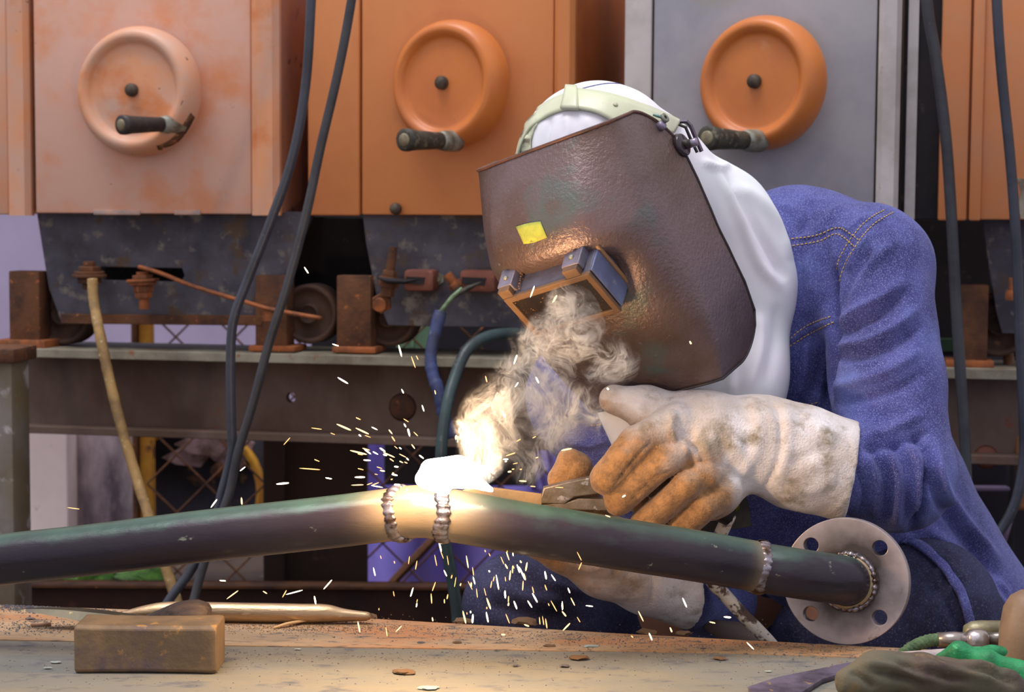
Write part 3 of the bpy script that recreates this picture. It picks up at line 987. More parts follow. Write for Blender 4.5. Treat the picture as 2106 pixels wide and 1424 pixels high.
# rusty band along the far edge: raised scale layer
b0 = [G(x, y) for x, y in ((-400, 1238), (0, 1247), (700, 1271), (1300, 1307), (1700, 1328), (2500, 1367))]
b1 = [G(x, y) for x, y in ((-400, 1300), (0, 1318), (200, 1322), (470, 1330), (700, 1333), (900, 1336), (1100, 1340), (1300, 1342), (1500, 1345), (1700, 1352), (2000, 1362), (2500, 1385))]
pts = [Vector((p.x, p.y, .0012)) for p in b0] + [Vector((p.x, p.y, .0012)) for p in b1[::-1]]
link('rust_layer', polym(pts, Vector((0, 0, -.0012))), RUSTP, tb, smooth=False)
for i, (x, y) in enumerate(((-300, 1300), (2300, 1400), (-200, 1900), (1900, 1900))):
    q = G(x, y)
    link('leg', boxm(q.x - .03, q.x + .03, q.y - .03 - .03, q.y, GROUND, -.013, .003), RUST, tb, smooth=False)
yy = min(e0.y, e1.y)
link('apron', polym([(e0.x, e0.y - .01, -.014), (e1.x, e1.y - .01, -.014), (e1.x, e1.y - .01, -.07), (e0.x, e0.y - .01, -.07)], (e1 - e0).cross(Vector((0, 0, 1))).normalized() * .012), RUST, tb, smooth=False)

# ---- crumbs: uncountable grit
gv, gf = [], []
rr = random.Random(11)
def crumb(p, s, rr=rr, fl=.6):
    k = len(gv)
    pts = [Vector((rr.uniform(.6, 1), 0, 0)), Vector((-.4, rr.uniform(.5, 1), 0)), Vector((-.5, -rr.uniform(.5, .9), 0)), Vector((0, 0, rr.uniform(.7, 1.3) * fl))]
    a = rr.uniform(0, 6.28)
    for q in pts:
        gv.append(p + Vector((q.x * math.cos(a) - q.y * math.sin(a), q.x * math.sin(a) + q.y * math.cos(a), q.z)) * s)
    gf.extend([(k, k + 1, k + 3), (k + 1, k + 2, k + 3), (k + 2, k, k + 3), (k, k + 2, k + 1)])
GR1 = M('dark_grit', (74, 72, 80), (110, 104, 96), (150, 130, 100), s2=60, s3=90, rough=.6, bump=0)
GR2 = M('tan_grit', (150, 112, 70), (116, 84, 54), s2=60, rough=.8, bump=0)
def band(n, fx, fy, smin, smax, z=.0012):
    for _ in range(n):
        x, y = fx(), fy()
        if callable(y): y = y(x)
        p = G(x, y); p.z = z
        crumb(p, rr.uniform(smin, smax))
edge = lambda x: 1246 + x * .0495 if x < 1700 else 1330 + (x - 1700) * .05
# left dark swarf along the back edge
band(1500, lambda: rr.triangular(-20, 250, 60), lambda: (lambda x: edge(x) + abs(rr.gauss(2, 6))), .0008, .0030, .001)
band(500, lambda: rr.gauss(60, 60), lambda: rr.gauss(1292, 8), .0008, .0022)
band(1500, lambda: rr.uniform(440, 2106), lambda: (lambda x: edge(x) + abs(rr.gauss(8, 14))), .0006, .0022)
band(1000, lambda: rr.uniform(0, 2106), lambda: rr.triangular(1262, 1424, 1375), .0005, .0019, 0)
band(420, lambda: rr.uniform(440, 1500), lambda: rr.gauss(1352, 8), .0005, .0024, 0)
tag(link('steel_grit', pyme(gv, gf), GR1, smooth=False), 'fine dark swarf and grit scattered over the bench top', 'grit', kind='stuff')
gv, gf = [], []
band(900, lambda: rr.gauss(620, 90), lambda: rr.gauss(1290, 10), .0006, .0022)
band(900, lambda: rr.uniform(200, 1750), lambda: (lambda x: edge(x) + abs(rr.gauss(6, 16))), .0006, .0020)
tag(link('rust_crumbs', pyme(gv, gf), GR2, smooth=False), 'tan rust crumbs strewn along the rusty far edge of bench', 'crumbs', kind='stuff')

# slag lumps / flakes: individual things
def lumpmesh(seed, fl=.5):
    bm = bmesh.new()
    bmesh.ops.create_icosphere(bm, subdivisions=2, radius=1)
    r = random.Random(seed)
    for v in bm.verts:
        v.co *= r.uniform(.7, 1.15)
        v.co.z = max(v.co.z * fl, -.12)
    me = bpy.data.meshes.new('m')
    bm.to_mesh(me); bm.free()
    return me
SLAG = M('rusty_slag', (122, 90, 58), (90, 68, 46), s2=60, rough=.8, bump=.3, bs=200)
SLAGD = M('dark_slag', (78, 76, 86), (120, 104, 84), s2=60, rough=.5, bump=.3, bs=200)
PALEF = M('pale_flake', (176, 186, 166), (130, 138, 140), s2=50, rough=.5, bump=.1)
lumps = [lumpmesh(i) for i in range(5)]
flakes = [lumpmesh(i + 9, .12) for i in range(3)]
def dup_mesh(me, m):
    k = me.copy(); k.materials.append(m); return k
LM = {(i, m.name): dup_mesh(lumps[i], m) for i in range(5) for m in (SLAG, SLAGD)}
FM = {i: dup_mesh(flakes[i], PALEF) for i in range(3)}
lumpspots = [(755, 1272, 20, SLAG, 'rusty slag lump on bench edge beyond the pointed bar tip'), (950, 1283, 22, SLAG, 'rusty slag lump on bench edge in front of knee, left one'), (1078, 1285, 30, SLAG, 'widest rusty slag lump on bench edge before the knee'),
             (1330, 1305, 22, SLAG, 'rusty slag lump on bench edge below the right glove cuff'), (1405, 1307, 18, SLAG, 'small rusty slag lump right of the cuff on bench edge'), (1020, 1340, 5, SLAGD, 'tiny dark slag bead in front of the glowing spot'),
             (865, 1325, 9, SLAGD, 'dark slag crumb lying left of centre on the rust band'), (940, 1325, 11, SLAG, 'brown slag crumb near the middle of the rust band'), (1130, 1332, 13, SLAG, 'brown curled slag scrap left of the pale glassy flake'),
             (1190, 1357, 22, SLAG, 'flat rust scale in front of the pale glassy flake'), (830, 1386, 26, SLAG, 'flat rust scale near the bench front in the middle'), (1060, 1372, 8, SLAGD, 'single blue-grey chip in front centre of bench'),
             (1160, 1373, 12, SLAGD, 'dark chip pair right of the blue-grey chip'), (1480, 1358, 14, SLAG, 'red-brown slag scrap right of centre on bench'), (62, 1276, 12, SLAGD, 'dark chip with brown side under the flat blade'),
             (1845, 1352, 11, SLAGD, 'dark shiny chip beside the green rope'), (1445, 1337, 7, SLAGD, 'small dark chip by the bench edge left of the flange')]
for i, (x, y, r, m, lab) in enumerate(lumpspots):
    p = G(x, y)
    o = bpy.data.objects.new('slag_lump', LM[(i % 5, m.name)])
    C.objects.link(o)
    s = PX(r, p.y)
    o.location = (p.x, p.y, .0015 + s * .04)
    o.scale = (s, s * .7, s * (.75 if m is SLAG and r > 16 and y < 1310 else .5))
    o.rotation_euler = (0, 0, rr.uniform(-.6, .6))
    tag(o, lab, 'slag')
flk = [(1215, 1333, 18, 'pale glassy flake lying on the bench right of centre'), (880, 1418, 26, 'pale flake at the very front edge in the middle'), (115, 1365, 14, 'pale elongated chip left of the hammer head'),
       (98, 1377, 10, 'pale chip left of hammer head, the one nearer the camera'), (612, 1338, 8, 'pale chip on bench right of the hammer head'), (1580, 1384, 8, 'small pale fleck front right of bench')]
for i, (x, y, r, lab) in enumerate(flk):
    p = G(x, y)
    o = bpy.data.objects.new('metal_flake', FM[i % 3])
    C.objects.link(o)
    s = PX(r, p.y)
    o.location = (p.x, p.y, .0018)
    o.scale = (s, s * .5, s * (1.6 if i == 0 else .8))
    tag(o, lab, 'flake')

# ================================================================ hammer
HM = M('hammer_head_steel', (122, 100, 72), (98, 82, 62), (160, 120, 66), s2=16, s3=35, t3=(.6, .68), rough=.6, bump=.25, bs=80, c4=(84, 72, 80), s4=9, t4=(.55, .65), metal=.15)
WOOD = M('weathered_wood', (108, 90, 78), (84, 70, 62), (136, 114, 96), s2=26, s3=50, rough=.7, bump=.3, bs=60, stretch=(1, 6, 6))
h0 = G(152, 1387); h1 = G(446, 1387)
hx0, hx1 = h0.x, h1.x
hy = h0.y
hz = PX(103, hy)
hm = empty('sledge_hammer', ((hx0 + hx1) / 2, hy + .03, 0), 0, 'rusty sledgehammer head lying on the bench at lower left', 'hammer')
bm = bmesh.new()
# octagonal section swept along x with swollen ends
secs = [(0, .95), (.012, .985), (.03, 1.0), (.2, .97), (.5, .955), (.8, .97), (.955, 1.0), (.985, .985), (1, .95)]
dy = .062
V, Fc = [], []
ch = .004
base = [(-dy / 2 + ch, 0), (dy / 2 - ch, 0), (dy / 2, ch), (dy / 2, hz - ch), (dy / 2 - ch, hz), (-dy / 2 + ch, hz), (-dy / 2, hz - ch), (-dy / 2, ch)]
for s, k in secs:
    for (a, b) in base:
        V.append((hx0 + (hx1 - hx0) * s, hy + dy / 2 + a * k, hz / 2 + (b - hz / 2) * k - hz * (1 - .98) * 0))
for i in range(len(secs) - 1):
    for j in range(8):
        Fc.append((i * 8 + j, i * 8 + (j + 1) % 8, (i + 1) * 8 + (j + 1) % 8, (i + 1) * 8 + j))
Fc.append(tuple(range(8))); Fc.append(tuple(len(V) - 8 + j for j in range(8)))
me = fixn(pyme(V, Fc))
me.transform(Matrix.Translation((0, 0, 0)))
o = link('head', me, HM, hm)
md = o.modifiers.new('b', 'BEVEL'); md.width = .0012; md.segments = 2
sharp(o, 40)
a = P(285, 1312, hy + .10); b = P(395, 1272, hy + .07)
A = spline([tuple(P(250, 1308, hy + .13)), tuple(P(320, 1284, hy + .11)), tuple(P(370, 1268, hy + .095)), tuple(P(402, 1266, hy + .09)), tuple(P(430, 1274, hy + .088))], 4)
R = np.interp(np.linspace(0, 1, len(A)), [0, .5, .75, .9, .97, 1], [.014, .021, .023, .021, .014, .006])
link('handle', tubem([Vector(q) for q in A], R, 24, flat=.8), WOOD, hm)

# pointed bar
BAR = M('worn_bright_bar', (196, 166, 128), (170, 142, 110), (216, 192, 160), s2=20, s3=60, rough=.36, metal=.8, bump=.2, bs=120, stretch=(.4, 2, 2))
Yb = G(500, 1284).y
pts = [(215, 1271, .003), (255, 1268, .006), (300, 1262, .010), (350, 1260, .0125), (450, 1259.5, .0125), (620, 1257, .0122), (670, 1254, .0115), (705, 1255, .0085), (740, 1258, .0065), (757, 1258, .0055), (762, 1259, .003)]
S = spline(pts, 4)
A = []
for x, y, r in S:
    q = P(x, 1270, Yb + .01 - (x - 215) * .00002)
    A.append(Vector((q.x, q.y, .0016 + r * (.98 if x < 640 else 1.0) + (0 if x < 640 else (x - 640) * .00003))))
tag(link('pointed_bar', tubem(A, [s[2] for s in S], 20), BAR), 'round steel bar with drawn-out ends lying behind the hammer', 'bar')
# blade
BL = M('dark_blade_steel', (78, 72, 54), (56, 52, 44), (140, 116, 78), s2=14, s3=40, rough=.4, metal=.5, bump=.15)
V, Fc = [], []
B0 = [(30, 1262, 0), (80, 1264, .4), (140, 1270, .85), (200, 1277, 1), (260, 1283, .9), (330, 1290, .7), (400, 1297, .6)]
S = spline(B0, 4)
for x, y, k in S:
    q = G(x, 1292)
    zc = .010 - (x - 30) * .000012
    q = P(x, y, G(120, 1296).y)
    w_ = .012 * k + .001
    V += [Vector((q.x, q.y + w_ * 1.6, q.z + .001 + .004 * k)), Vector((q.x, q.y, q.z + .0045 * k + .001)), Vector((q.x, q.y - w_ * .8, q.z - .004 * k)), Vector((q.x, q.y + w_ * 1.5, q.z - .003 * k - .001))]
for i in range(len(S) - 1):
    for j in range(4):
        Fc.append((i * 4 + j, i * 4 + (j + 1) % 4, (i + 1) * 4 + (j + 1) % 4, (i + 1) * 4 + j))
Fc.append((0, 1, 2, 3)); Fc.append(tuple(len(V) - 4 + j for j in range(4)))
me = fixn(pyme(V, Fc))
zmin = min(v.co.z for v in me.vertices)
me.transform(Matrix.Translation((0, 0, .0015 - zmin)))
tag(sharp(link('pry_blade', me, BL), 30), 'dark pointed flat blade lying left, its end behind the hammer head', 'blade')
q0, q1 = G(64, 1291), G(105, 1290)
tag(link('electrode_stub', tubem([q0 + Vector((0, 0, .0032)), q1 + Vector((0, 0, .0032))], .0026, 10), M('copper_tan', (176, 138, 110), (150, 110, 84), s2=60, rough=.5)), 'short tan electrode stub under the flat blade', 'stub')
q0, q1 = G(562, 1297), G(640, 1286)
A = spline([tuple(q0 + Vector((0, 0, .003))), tuple(G(590, 1292) + Vector((0, 0, .005))), tuple(G(615, 1288) + Vector((0, 0, .0055))), tuple(q1 + Vector((0, 0, .006)))], 4)
tag(link('wood_splinter', tubem([Vector(a) for a in A], list(np.interp(np.linspace(0, 1, len(A)), [0, .3, .7, 1], [.0015, .0035, .003, .001])), 8, flat=.6), M('pale_wood', (214, 168, 110), (190, 140, 90), s2=50, rough=.7)), 'pale wood splinter on the rust crumbs below pointed bar', 'splinter')

# ================================================================ pipe
def arr_pipe(pts, n=6):
    return [P(x, y, Y) for x, y, Y in spline(pts, n)]
PIPE = M('green_black_mill_pipe', (46, 40, 50), (58, 50, 56), (150, 160, 140), s2=9, t2=(.4, .65), s3=50, t3=(.66, .74), rough=.26, r2=.40, metal=.4, bump=.35, bs=90, bd=.0015, stretch=(.35, 1, 1), stretch3=(.7, 1, 1),
         c4=(60, 76, 72), s4=9, t4=(.56, .7))
# green tint towards the upper side of the tube, broken up by noise
def top_tint(m, c, lo=.25, hi=.8, amt=.85, use_n=True):
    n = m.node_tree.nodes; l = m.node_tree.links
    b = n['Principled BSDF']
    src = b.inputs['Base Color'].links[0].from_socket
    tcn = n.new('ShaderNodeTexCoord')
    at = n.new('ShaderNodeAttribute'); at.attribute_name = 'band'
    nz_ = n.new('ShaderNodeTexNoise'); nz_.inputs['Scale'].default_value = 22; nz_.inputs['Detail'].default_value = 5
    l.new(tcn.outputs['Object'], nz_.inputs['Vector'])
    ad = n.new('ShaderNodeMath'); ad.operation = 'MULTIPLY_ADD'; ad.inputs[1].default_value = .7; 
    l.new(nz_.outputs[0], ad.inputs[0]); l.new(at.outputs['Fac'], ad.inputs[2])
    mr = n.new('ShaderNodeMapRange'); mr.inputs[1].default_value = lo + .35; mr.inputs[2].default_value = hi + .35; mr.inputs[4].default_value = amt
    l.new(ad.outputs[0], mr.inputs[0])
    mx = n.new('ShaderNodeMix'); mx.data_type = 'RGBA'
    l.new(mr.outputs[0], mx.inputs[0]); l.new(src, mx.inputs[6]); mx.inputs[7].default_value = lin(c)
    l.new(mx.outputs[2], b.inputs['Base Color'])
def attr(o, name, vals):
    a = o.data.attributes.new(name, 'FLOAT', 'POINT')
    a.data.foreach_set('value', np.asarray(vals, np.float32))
top_tint(PIPE, (74, 108, 92), .5, 1.0, .8)
HEAT = M('heat_tinted_steel', (150, 128, 98), (176, 156, 124), (88, 74, 60), s2=16, s3=40, t3=(.62, .7), rough=.4, metal=.4, bump=.15, bs=80, c4=(112, 92, 78), s4=12, t4=(.55, .65))
# pipe with heat band towards the weld: blend attribute
def heat_blend(m, c, c2=None):
    n = m.node_tree.nodes; l = m.node_tree.links
    b = n['Principled BSDF']
    src = b.inputs['Base Color'].links[0].from_socket
    at = n.new('ShaderNodeAttribute'); at.attribute_name = 'tint'
    mx = n.new('ShaderNodeMix'); mx.data_type = 'RGBA'
    l.new(at.outputs['Fac'], mx.inputs[0]); l.new(src, mx.inputs[6]); mx.inputs[7].default_value = lin(c)
    if c2:
        tcn = n.new('ShaderNodeTexCoord'); nz = n.new('ShaderNodeTexNoise'); nz.inputs['Scale'].default_value = 85; nz.inputs['Detail'].default_value = 9; nz.inputs['Roughness'].default_value = .75
        l.new(tcn.outputs['Object'], nz.inputs['Vector'])
        mr = n.new('ShaderNodeMapRange'); mr.inputs[1].default_value = .38; mr.inputs[2].default_value = .62; l.new(nz.outputs[0], mr.inputs[0])
        m2 = n.new('ShaderNodeMix'); m2.data_type = 'RGBA'; m2.inputs[6].default_value = lin(c); m2.inputs[7].default_value = lin(c2)
        l.new(mr.outputs[0], m2.inputs[0]); l.new(m2.outputs[2], mx.inputs[7])
    l.new(mx.outputs[2], b.inputs['Base Color'])
heat_blend(PIPE, (150, 132, 108))
PR = .0302
wp = empty('welded_pipe', P(915, 1110, 2.05), 0, 'dark green-black steel pipe with bend, weld seams and flange above bench', 'pipe')
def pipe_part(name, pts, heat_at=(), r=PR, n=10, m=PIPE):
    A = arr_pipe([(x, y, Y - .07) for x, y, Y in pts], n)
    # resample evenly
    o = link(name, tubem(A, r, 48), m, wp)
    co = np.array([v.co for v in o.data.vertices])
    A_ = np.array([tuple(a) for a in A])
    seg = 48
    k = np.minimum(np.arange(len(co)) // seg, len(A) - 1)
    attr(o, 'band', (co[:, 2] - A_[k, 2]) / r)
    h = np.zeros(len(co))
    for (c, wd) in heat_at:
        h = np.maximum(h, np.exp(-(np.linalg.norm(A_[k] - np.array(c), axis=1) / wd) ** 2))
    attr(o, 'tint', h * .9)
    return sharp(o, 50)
W1 = P(823, 1057, 1.982); W2 = P(911, 1058, 1.98); W3 = P(1562, 1167, 2.06)
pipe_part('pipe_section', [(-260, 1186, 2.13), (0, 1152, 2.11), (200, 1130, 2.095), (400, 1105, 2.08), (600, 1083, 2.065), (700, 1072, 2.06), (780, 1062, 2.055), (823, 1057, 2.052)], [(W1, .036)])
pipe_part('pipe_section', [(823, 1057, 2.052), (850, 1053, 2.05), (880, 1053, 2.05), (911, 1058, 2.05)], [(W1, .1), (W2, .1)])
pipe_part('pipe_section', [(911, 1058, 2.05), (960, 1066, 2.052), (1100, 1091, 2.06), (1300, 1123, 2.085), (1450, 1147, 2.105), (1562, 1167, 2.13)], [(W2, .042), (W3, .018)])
FN = Vector((-.36, -.90, .10)).normalized()      # flange normal, towards the camera and left
FC = P(1738, 1196, 2.093)
fr_c = FC
E = [P(1562, 1167, 2.06), P(1620, 1177, 2.055), P(1685, 1187, 2.058)]
mid = P(1728, 1193, 2.07)
endp = FC + FN * .008 + Vector((.004, 0, 0))
A = spline([tuple(E[0]), tuple(E[1]), tuple(E[2]), tuple(mid), tuple(FC + RT * .004 + FN * .003)], 12)
# build elbow as swept tube, with gentle bend into the flange
A = [Vector(a) for a in A]
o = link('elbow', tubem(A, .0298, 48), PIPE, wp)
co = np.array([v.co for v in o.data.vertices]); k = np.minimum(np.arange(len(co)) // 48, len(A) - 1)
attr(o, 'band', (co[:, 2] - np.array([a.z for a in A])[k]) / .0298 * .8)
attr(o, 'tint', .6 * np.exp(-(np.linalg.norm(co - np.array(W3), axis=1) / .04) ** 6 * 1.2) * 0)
# flange disc with four bolt holes
FR = PX(130, FC.y)
rx = FN.cross(Vector((0, 0, 1))).normalized() * -1
ry = FN.cross(rx).normalized()
if ry.z < 0: ry = -ry
circ = lambda c, r, n: [c + rx * math.cos(2 * PI * i / n) * r + ry * math.sin(2 * PI * i / n) * r for i in range(n)]
FLM = M('machined_flange_steel', (172, 158, 156), (150, 140, 136), (112, 96, 80), s2=9, s3=28, t3=(.64, .72), rough=.38, metal=.45, bump=.06, bs=80, c4=(126, 108, 84), s4=11, t4=(.6, .7))
def radial_stain(m, cen, col, r0, r1):
    n = m.node_tree.nodes; l = m.node_tree.links
    b = n['Principled BSDF']; src = b.inputs['Base Color'].links[0].from_socket
    tcn = n.new('ShaderNodeTexCoord'); nz = n.new('ShaderNodeTexNoise'); nz.inputs['Scale'].default_value = 24; nz.inputs['Detail'].default_value = 5
    l.new(tcn.outputs['Object'], nz.inputs['Vector'])
    d = n.new('ShaderNodeVectorMath'); d.operation = 'DISTANCE'; d.inputs[1].default_value = cen
    l.new(tcn.outputs['Object'], d.inputs[0])
    ma = n.new('ShaderNodeMath'); ma.operation = 'MULTIPLY_ADD'; ma.inputs[1].default_value = .05
    l.new(nz.outputs[0], ma.inputs[0]); l.new(d.outputs['Value'], ma.inputs[2])
    mr = n.new('ShaderNodeMapRange'); mr.inputs[1].default_value = r1 + .025; mr.inputs[2].default_value = r0 + .025; mr.inputs[4].default_value = .9
    l.new(ma.outputs[0], mr.inputs[0])
    mx = n.new('ShaderNodeMix'); mx.data_type = 'RGBA'
    l.new(mr.outputs[0], mx.inputs[0]); l.new(src, mx.inputs[6]); mx.inputs[7].default_value = lin(col)
    l.new(mx.outputs[2], b.inputs['Base Color'])
radial_stain(FLM, tuple(FC + Vector((.002, 0, .004))), (46, 38, 34), .040, .072)
holes = [circ(FC + rx * math.cos(t) * FR * .78 + ry * math.sin(t) * FR * .78, FR * .132, 28) for t in [math.radians(x) for x in (47, 137, 227, 317)]]
fo = link('flange', polym(circ(FC, FR, 96), -FN * .016, .0008, holes), FLM, wp)
sharp(fo, 30)
def bead(name, c, ax, r, rb, m, par, a0=0, a1=2 * PI, step=.0075, seed=0, ref=None):
    ax = Vector(ax).normalized()
    a = Vector((0, 0, 1)); x = (a - ax * a.dot(ax)).normalized(); y = ax.cross(x)
    rq = random.Random(seed)
    V, Fc = [], []
    n = int((a1 - a0) * r / step * 5)
    sg = 10
    for i in range(n + 1):
        th = a0 + (a1 - a0) * i / n
        ph = (i % 5) / 5
        bulge = 1 + .28 * math.sin(PI * ph) + rq.uniform(-.14, .14)
        cen = c + (x * math.cos(th) + y * math.sin(th)) * r + ax * (rb * .25 * math.sin(i * .21 + seed))
        rad = (x * math.cos(th) + y * math.sin(th))
        for k in range(sg):
            t = 2 * PI * k / sg
            V.append(cen + rad * math.cos(t) * rb * .42 * bulge + ax * math.sin(t) * rb * bulge)
    for i in range(n):
        for k in range(sg):
            k2 = (k + 1) % sg
            Fc.append((i * sg + k, i * sg + k2, (i + 1) * sg + k2, (i + 1) * sg + k))
    return link(name, fixn(pyme(V, Fc)), m, par)
BEAD = M('bright_weld_bead', (150, 146, 156), (110, 90, 78), (76, 58, 46), s2=50, s3=60, t3=(.50, .62), rough=.28, metal=.85, bump=.3, bs=160)
bead('weld_bead', W1, P(860, 1052, 1.98) - P(780, 1062, 2.0), PR, .0068, BEAD, wp, seed=1)
bead('weld_bead', W2, Vector((1, 0, -.04)), PR, .0072, BEAD, wp, seed=2)
bead('weld_bead', W3, P(1620, 1181, 2.055) - P(1500, 1158, 2.05), PR * .985, .0064, BEAD, wp, seed=3)
endc = FC + FN * .0015
bead('weld_bead', FC + RT * .004 + FN * .003, FN, .0335, .0080, BEAD, wp, seed=4)
link('collar', lathem([(.029, -.004), (.0325, -.004), (.0325, .006), (.029, .007)], FC + RT * .0035 + FN * .006, FN, 48), HEAT, wp)
# fix flange to touch the bench: report
print('flange bottom z', (FC - ry * FR).z)

# strip being welded / held by the pliers
sp_ = [P(955, 1010, 2.10), P(1112, 1036, 2.13), P(1112, 1012, 2.13), P(1000, 1000, 2.10)]
tag(sharp(link('steel_strip', polym([P(950, 1012, 2.0), P(1112, 1038, 2.02), P(1112, 1013, 2.02), P(975, 1000, 2.0)], Vector((0, .006, 0)), .0008), M('strip_steel', (150, 120, 84), (120, 96, 72), s2=20, rough=.5, metal=.3))), 'flat rusty steel strip on top of pipe right of the arc', 'strip')

# ================================================================ arc light and sparks
ARC = P(905, 985, 1.93)
arcm = emat('arc_light', (1.0, .93, .78), 26)
arc = empty('welding_arc', ARC, 0, 'blinding white welding arc on top of the pipe joint', 'arc')
V, Fc = blob([('c', tuple(P(868, 985, 1.93)), tuple(P(945, 975, 1.93)), PX(14, 2), PX(28, 2)), ('c', tuple(P(945, 975, 1.93)), tuple(P(1010, 1008, 1.95)), PX(24, 2), PX(5, 2)),
              ('c', tuple(P(885, 965, 1.93)), tuple(P(940, 960, 1.93)), PX(20, 2), PX(22, 2)), ('c', tuple(P(880, 990, 1.93)), tuple(P(915, 1010, 1.93)), PX(16, 2), PX(10, 2))], h=.002, k=.008)
link('arc_core', pyme(V, Fc), arcm, arc)
ld = bpy.data.lights.new('arc_glow', 'POINT'); ld.energy = 9.5; ld.color = (1.0, .62, .30); ld.shadow_soft_size = .03
lo = bpy.data.objects.new('arc_glow', ld); C.objects.link(lo); lo.location = P(896, 930, 1.905)
lo.parent = arc; lo.matrix_parent_inverse = wm(arc).inverted()

SPK = [emat('spark_white', (1.0, .80, .50), 9), emat('spark_orange', (1.0, .42, .14), 3), emat('spark_yellow', (1.0, .62, .26), 3)]
def sparkmesh(m):
    me = lathem([(0, -.5), (.35, -.46), (.8, -.3), (1, .1), (.8, .38), (.3, .48), (0, .5)], (0, 0, 0), (0, 0, 1), 6)
    me.materials.append(m)
    return me
SM = [sparkmesh(m) for m in SPK]
sparks = []
hand = [(705, 783, 20, 12), (651, 882, 20, 3), (637, 965, 40, 3), (581, 995, 24, -2), (151, 1046, 24, 3), (590, 908, 12, -14), (440, 1036, 12, -16), (630, 556, 8, 12), (690, 710, 12, 4),
        (823, 722, 6, 22), (850, 745, 8, 22), (858, 736, 4, 8), (707, 879, 28, 12), (745, 887, 26, 12), (737, 931, 32, 8), (855, 893, 8, 8), (800, 936, 22, 10), (740, 982, 20, 0), (735, 998, 24, -1),
        (775, 1001, 22, 4), (895, 807, 2, 8), (499, 965, 10, -8), (497, 1031, 1, 14), (458, 1195, 12, 1), (478, 1224, 22, -16), (545, 1219, 8, 5), (585, 1222, 8, -14), (605, 1219, 32, -8), (674, 1203, 16, -18),
        (896, 1153, 4, 22), (921, 1153, 3, 18), (905, 1124, 5, 22), (961, 1156, 4, 24), (1023, 1198, 5, 28), (1043, 1140, 8, 24), (1074, 1180, 12, 26), (1033, 1153, 6, 14), (1066, 1170, 5, 16), (1177, 1142, 5, 18),
        (1100, 1230, 10, 18), (1139, 1247, 12, 22), (1060, 1245, 6, 16), (1178, 1238, 8, 16), (1005, 1242, 8, 22), (1002, 1270, 4, 20), (955, 1270, 6, 26), (1160, 1263, 8, 10), (1212, 1247, 14, 2), (1083, 1287, 10, 4),
        (1165, 1290, 14, -14), (1190, 1275, 6, 10), (1408, 1240, 8, 18), (1465, 1281, 12, 3), (1496, 1270, 14, 1), (1543, 1329, 14, 14), (1318, 1268, 10, 20), (1193, 1165, 6, -14), (1140, 1056, 8, 0),
        (1060, 740, 6, -18), (1095, 600, 8, -22), (1141, 615, 8, -14), (1170, 1215, 4, 10), (1000, 780, 3, 12), (835, 865, 10, 6), (828, 805, 4, 8), (870, 840, 4, 12), (1036, 853, 6, 12), (1105, 782, 6, 12), (1050, 935, 18, -6),
        (1040, 945, 10, 0), (1075, 990, 14, 1), (1096, 1001, 10, 1), (1165, 925, 20, -4), (1150, 1003, 16, 1), (1250, 1062, 10, 4), (1283, 1021, 6, -4), (1035, 1306, 8, 1), (795, 1300, 3, 18), (820, 1294, 12, -12), (738, 1290, 4, 22), (648, 1235, 3, 16),
        (1250, 800, 1, 1), (1420, 705, 3, 6), (1338, 1310, 6, 14), (1380, 1296, 4, 10), (1300, 1310, 4, 4)]
rs = random.Random(5)
for x, y, dx, dy in hand:
    L = max(math.hypot(dx, dy) * 1.1, 5)
    sparks.append((x, y, math.atan2(dy, dx), L, 0 if rs.random() < .72 else 1, rs.uniform(1.9, 2.02)))
for i in range(45):      # spray to the left
    a = rs.uniform(PI * .80, PI * 1.35); d = rs.triangular(60, 330, 90)
    x, y = 905 + d * math.cos(a), 980 + d * math.sin(a) * .8
    sparks.append((x, y, a + rs.uniform(-.3, .3), rs.uniform(4, 18), rs.random() < .5, rs.uniform(1.88, 2.0)))
for i in range(62):      # shower below the pipe
    x = rs.gauss(1010, 110); y = rs.uniform(1125, 1290)
    sparks.append((x, y, PI / 2 + rs.uniform(-.45, .35) - (x - 920) * .001, rs.uniform(4, 22), rs.random() < .55, rs.uniform(1.92, 2.0)))
for i in range(26):      # in the smoke
    a = rs.uniform(-1.5, -.1); d = rs.triangular(40, 240, 80)
    sparks.append((930 + d * math.cos(a), 985 + d * math.sin(a), a, rs.uniform(4, 14), rs.random() < .3, rs.uniform(1.9, 2.0)))
for (x, y, a, L, k, Y) in sparks:
    p = P(x, y, Y)
    if p.z < .004: p.z = .004
    tdir = (RT * math.cos(a) - UP * math.sin(a) + FW * rs.uniform(-.2, .2)).normalized()
    o = bpy.data.objects.new('spark', SM[int(k) or (2 if rs.random() < .4 else 0)])
    C.objects.link(o)
    L_ = PX(L, Y)
    rad = PX(rs.uniform(1.2, 2.1) if k == 0 else rs.uniform(.8, 1.4), Y)
    o.location = p
    o.rotation_euler = tdir.to_track_quat('Z', 'Y').to_euler()
    o.scale = (rad, rad, L_)
    if x < 850 and y < 1110:
        tag(o, 'small glowing spark flying off left of the arc', 'spark', 'sparks left of the arc')
    elif y > 1050:
        tag(o, 'small glowing spark falling below or in front of the pipe', 'spark', 'sparks falling under the pipe')
    else:
        tag(o, 'small glowing spark in the air around arc and smoke', 'spark', 'sparks around the arc and smoke')
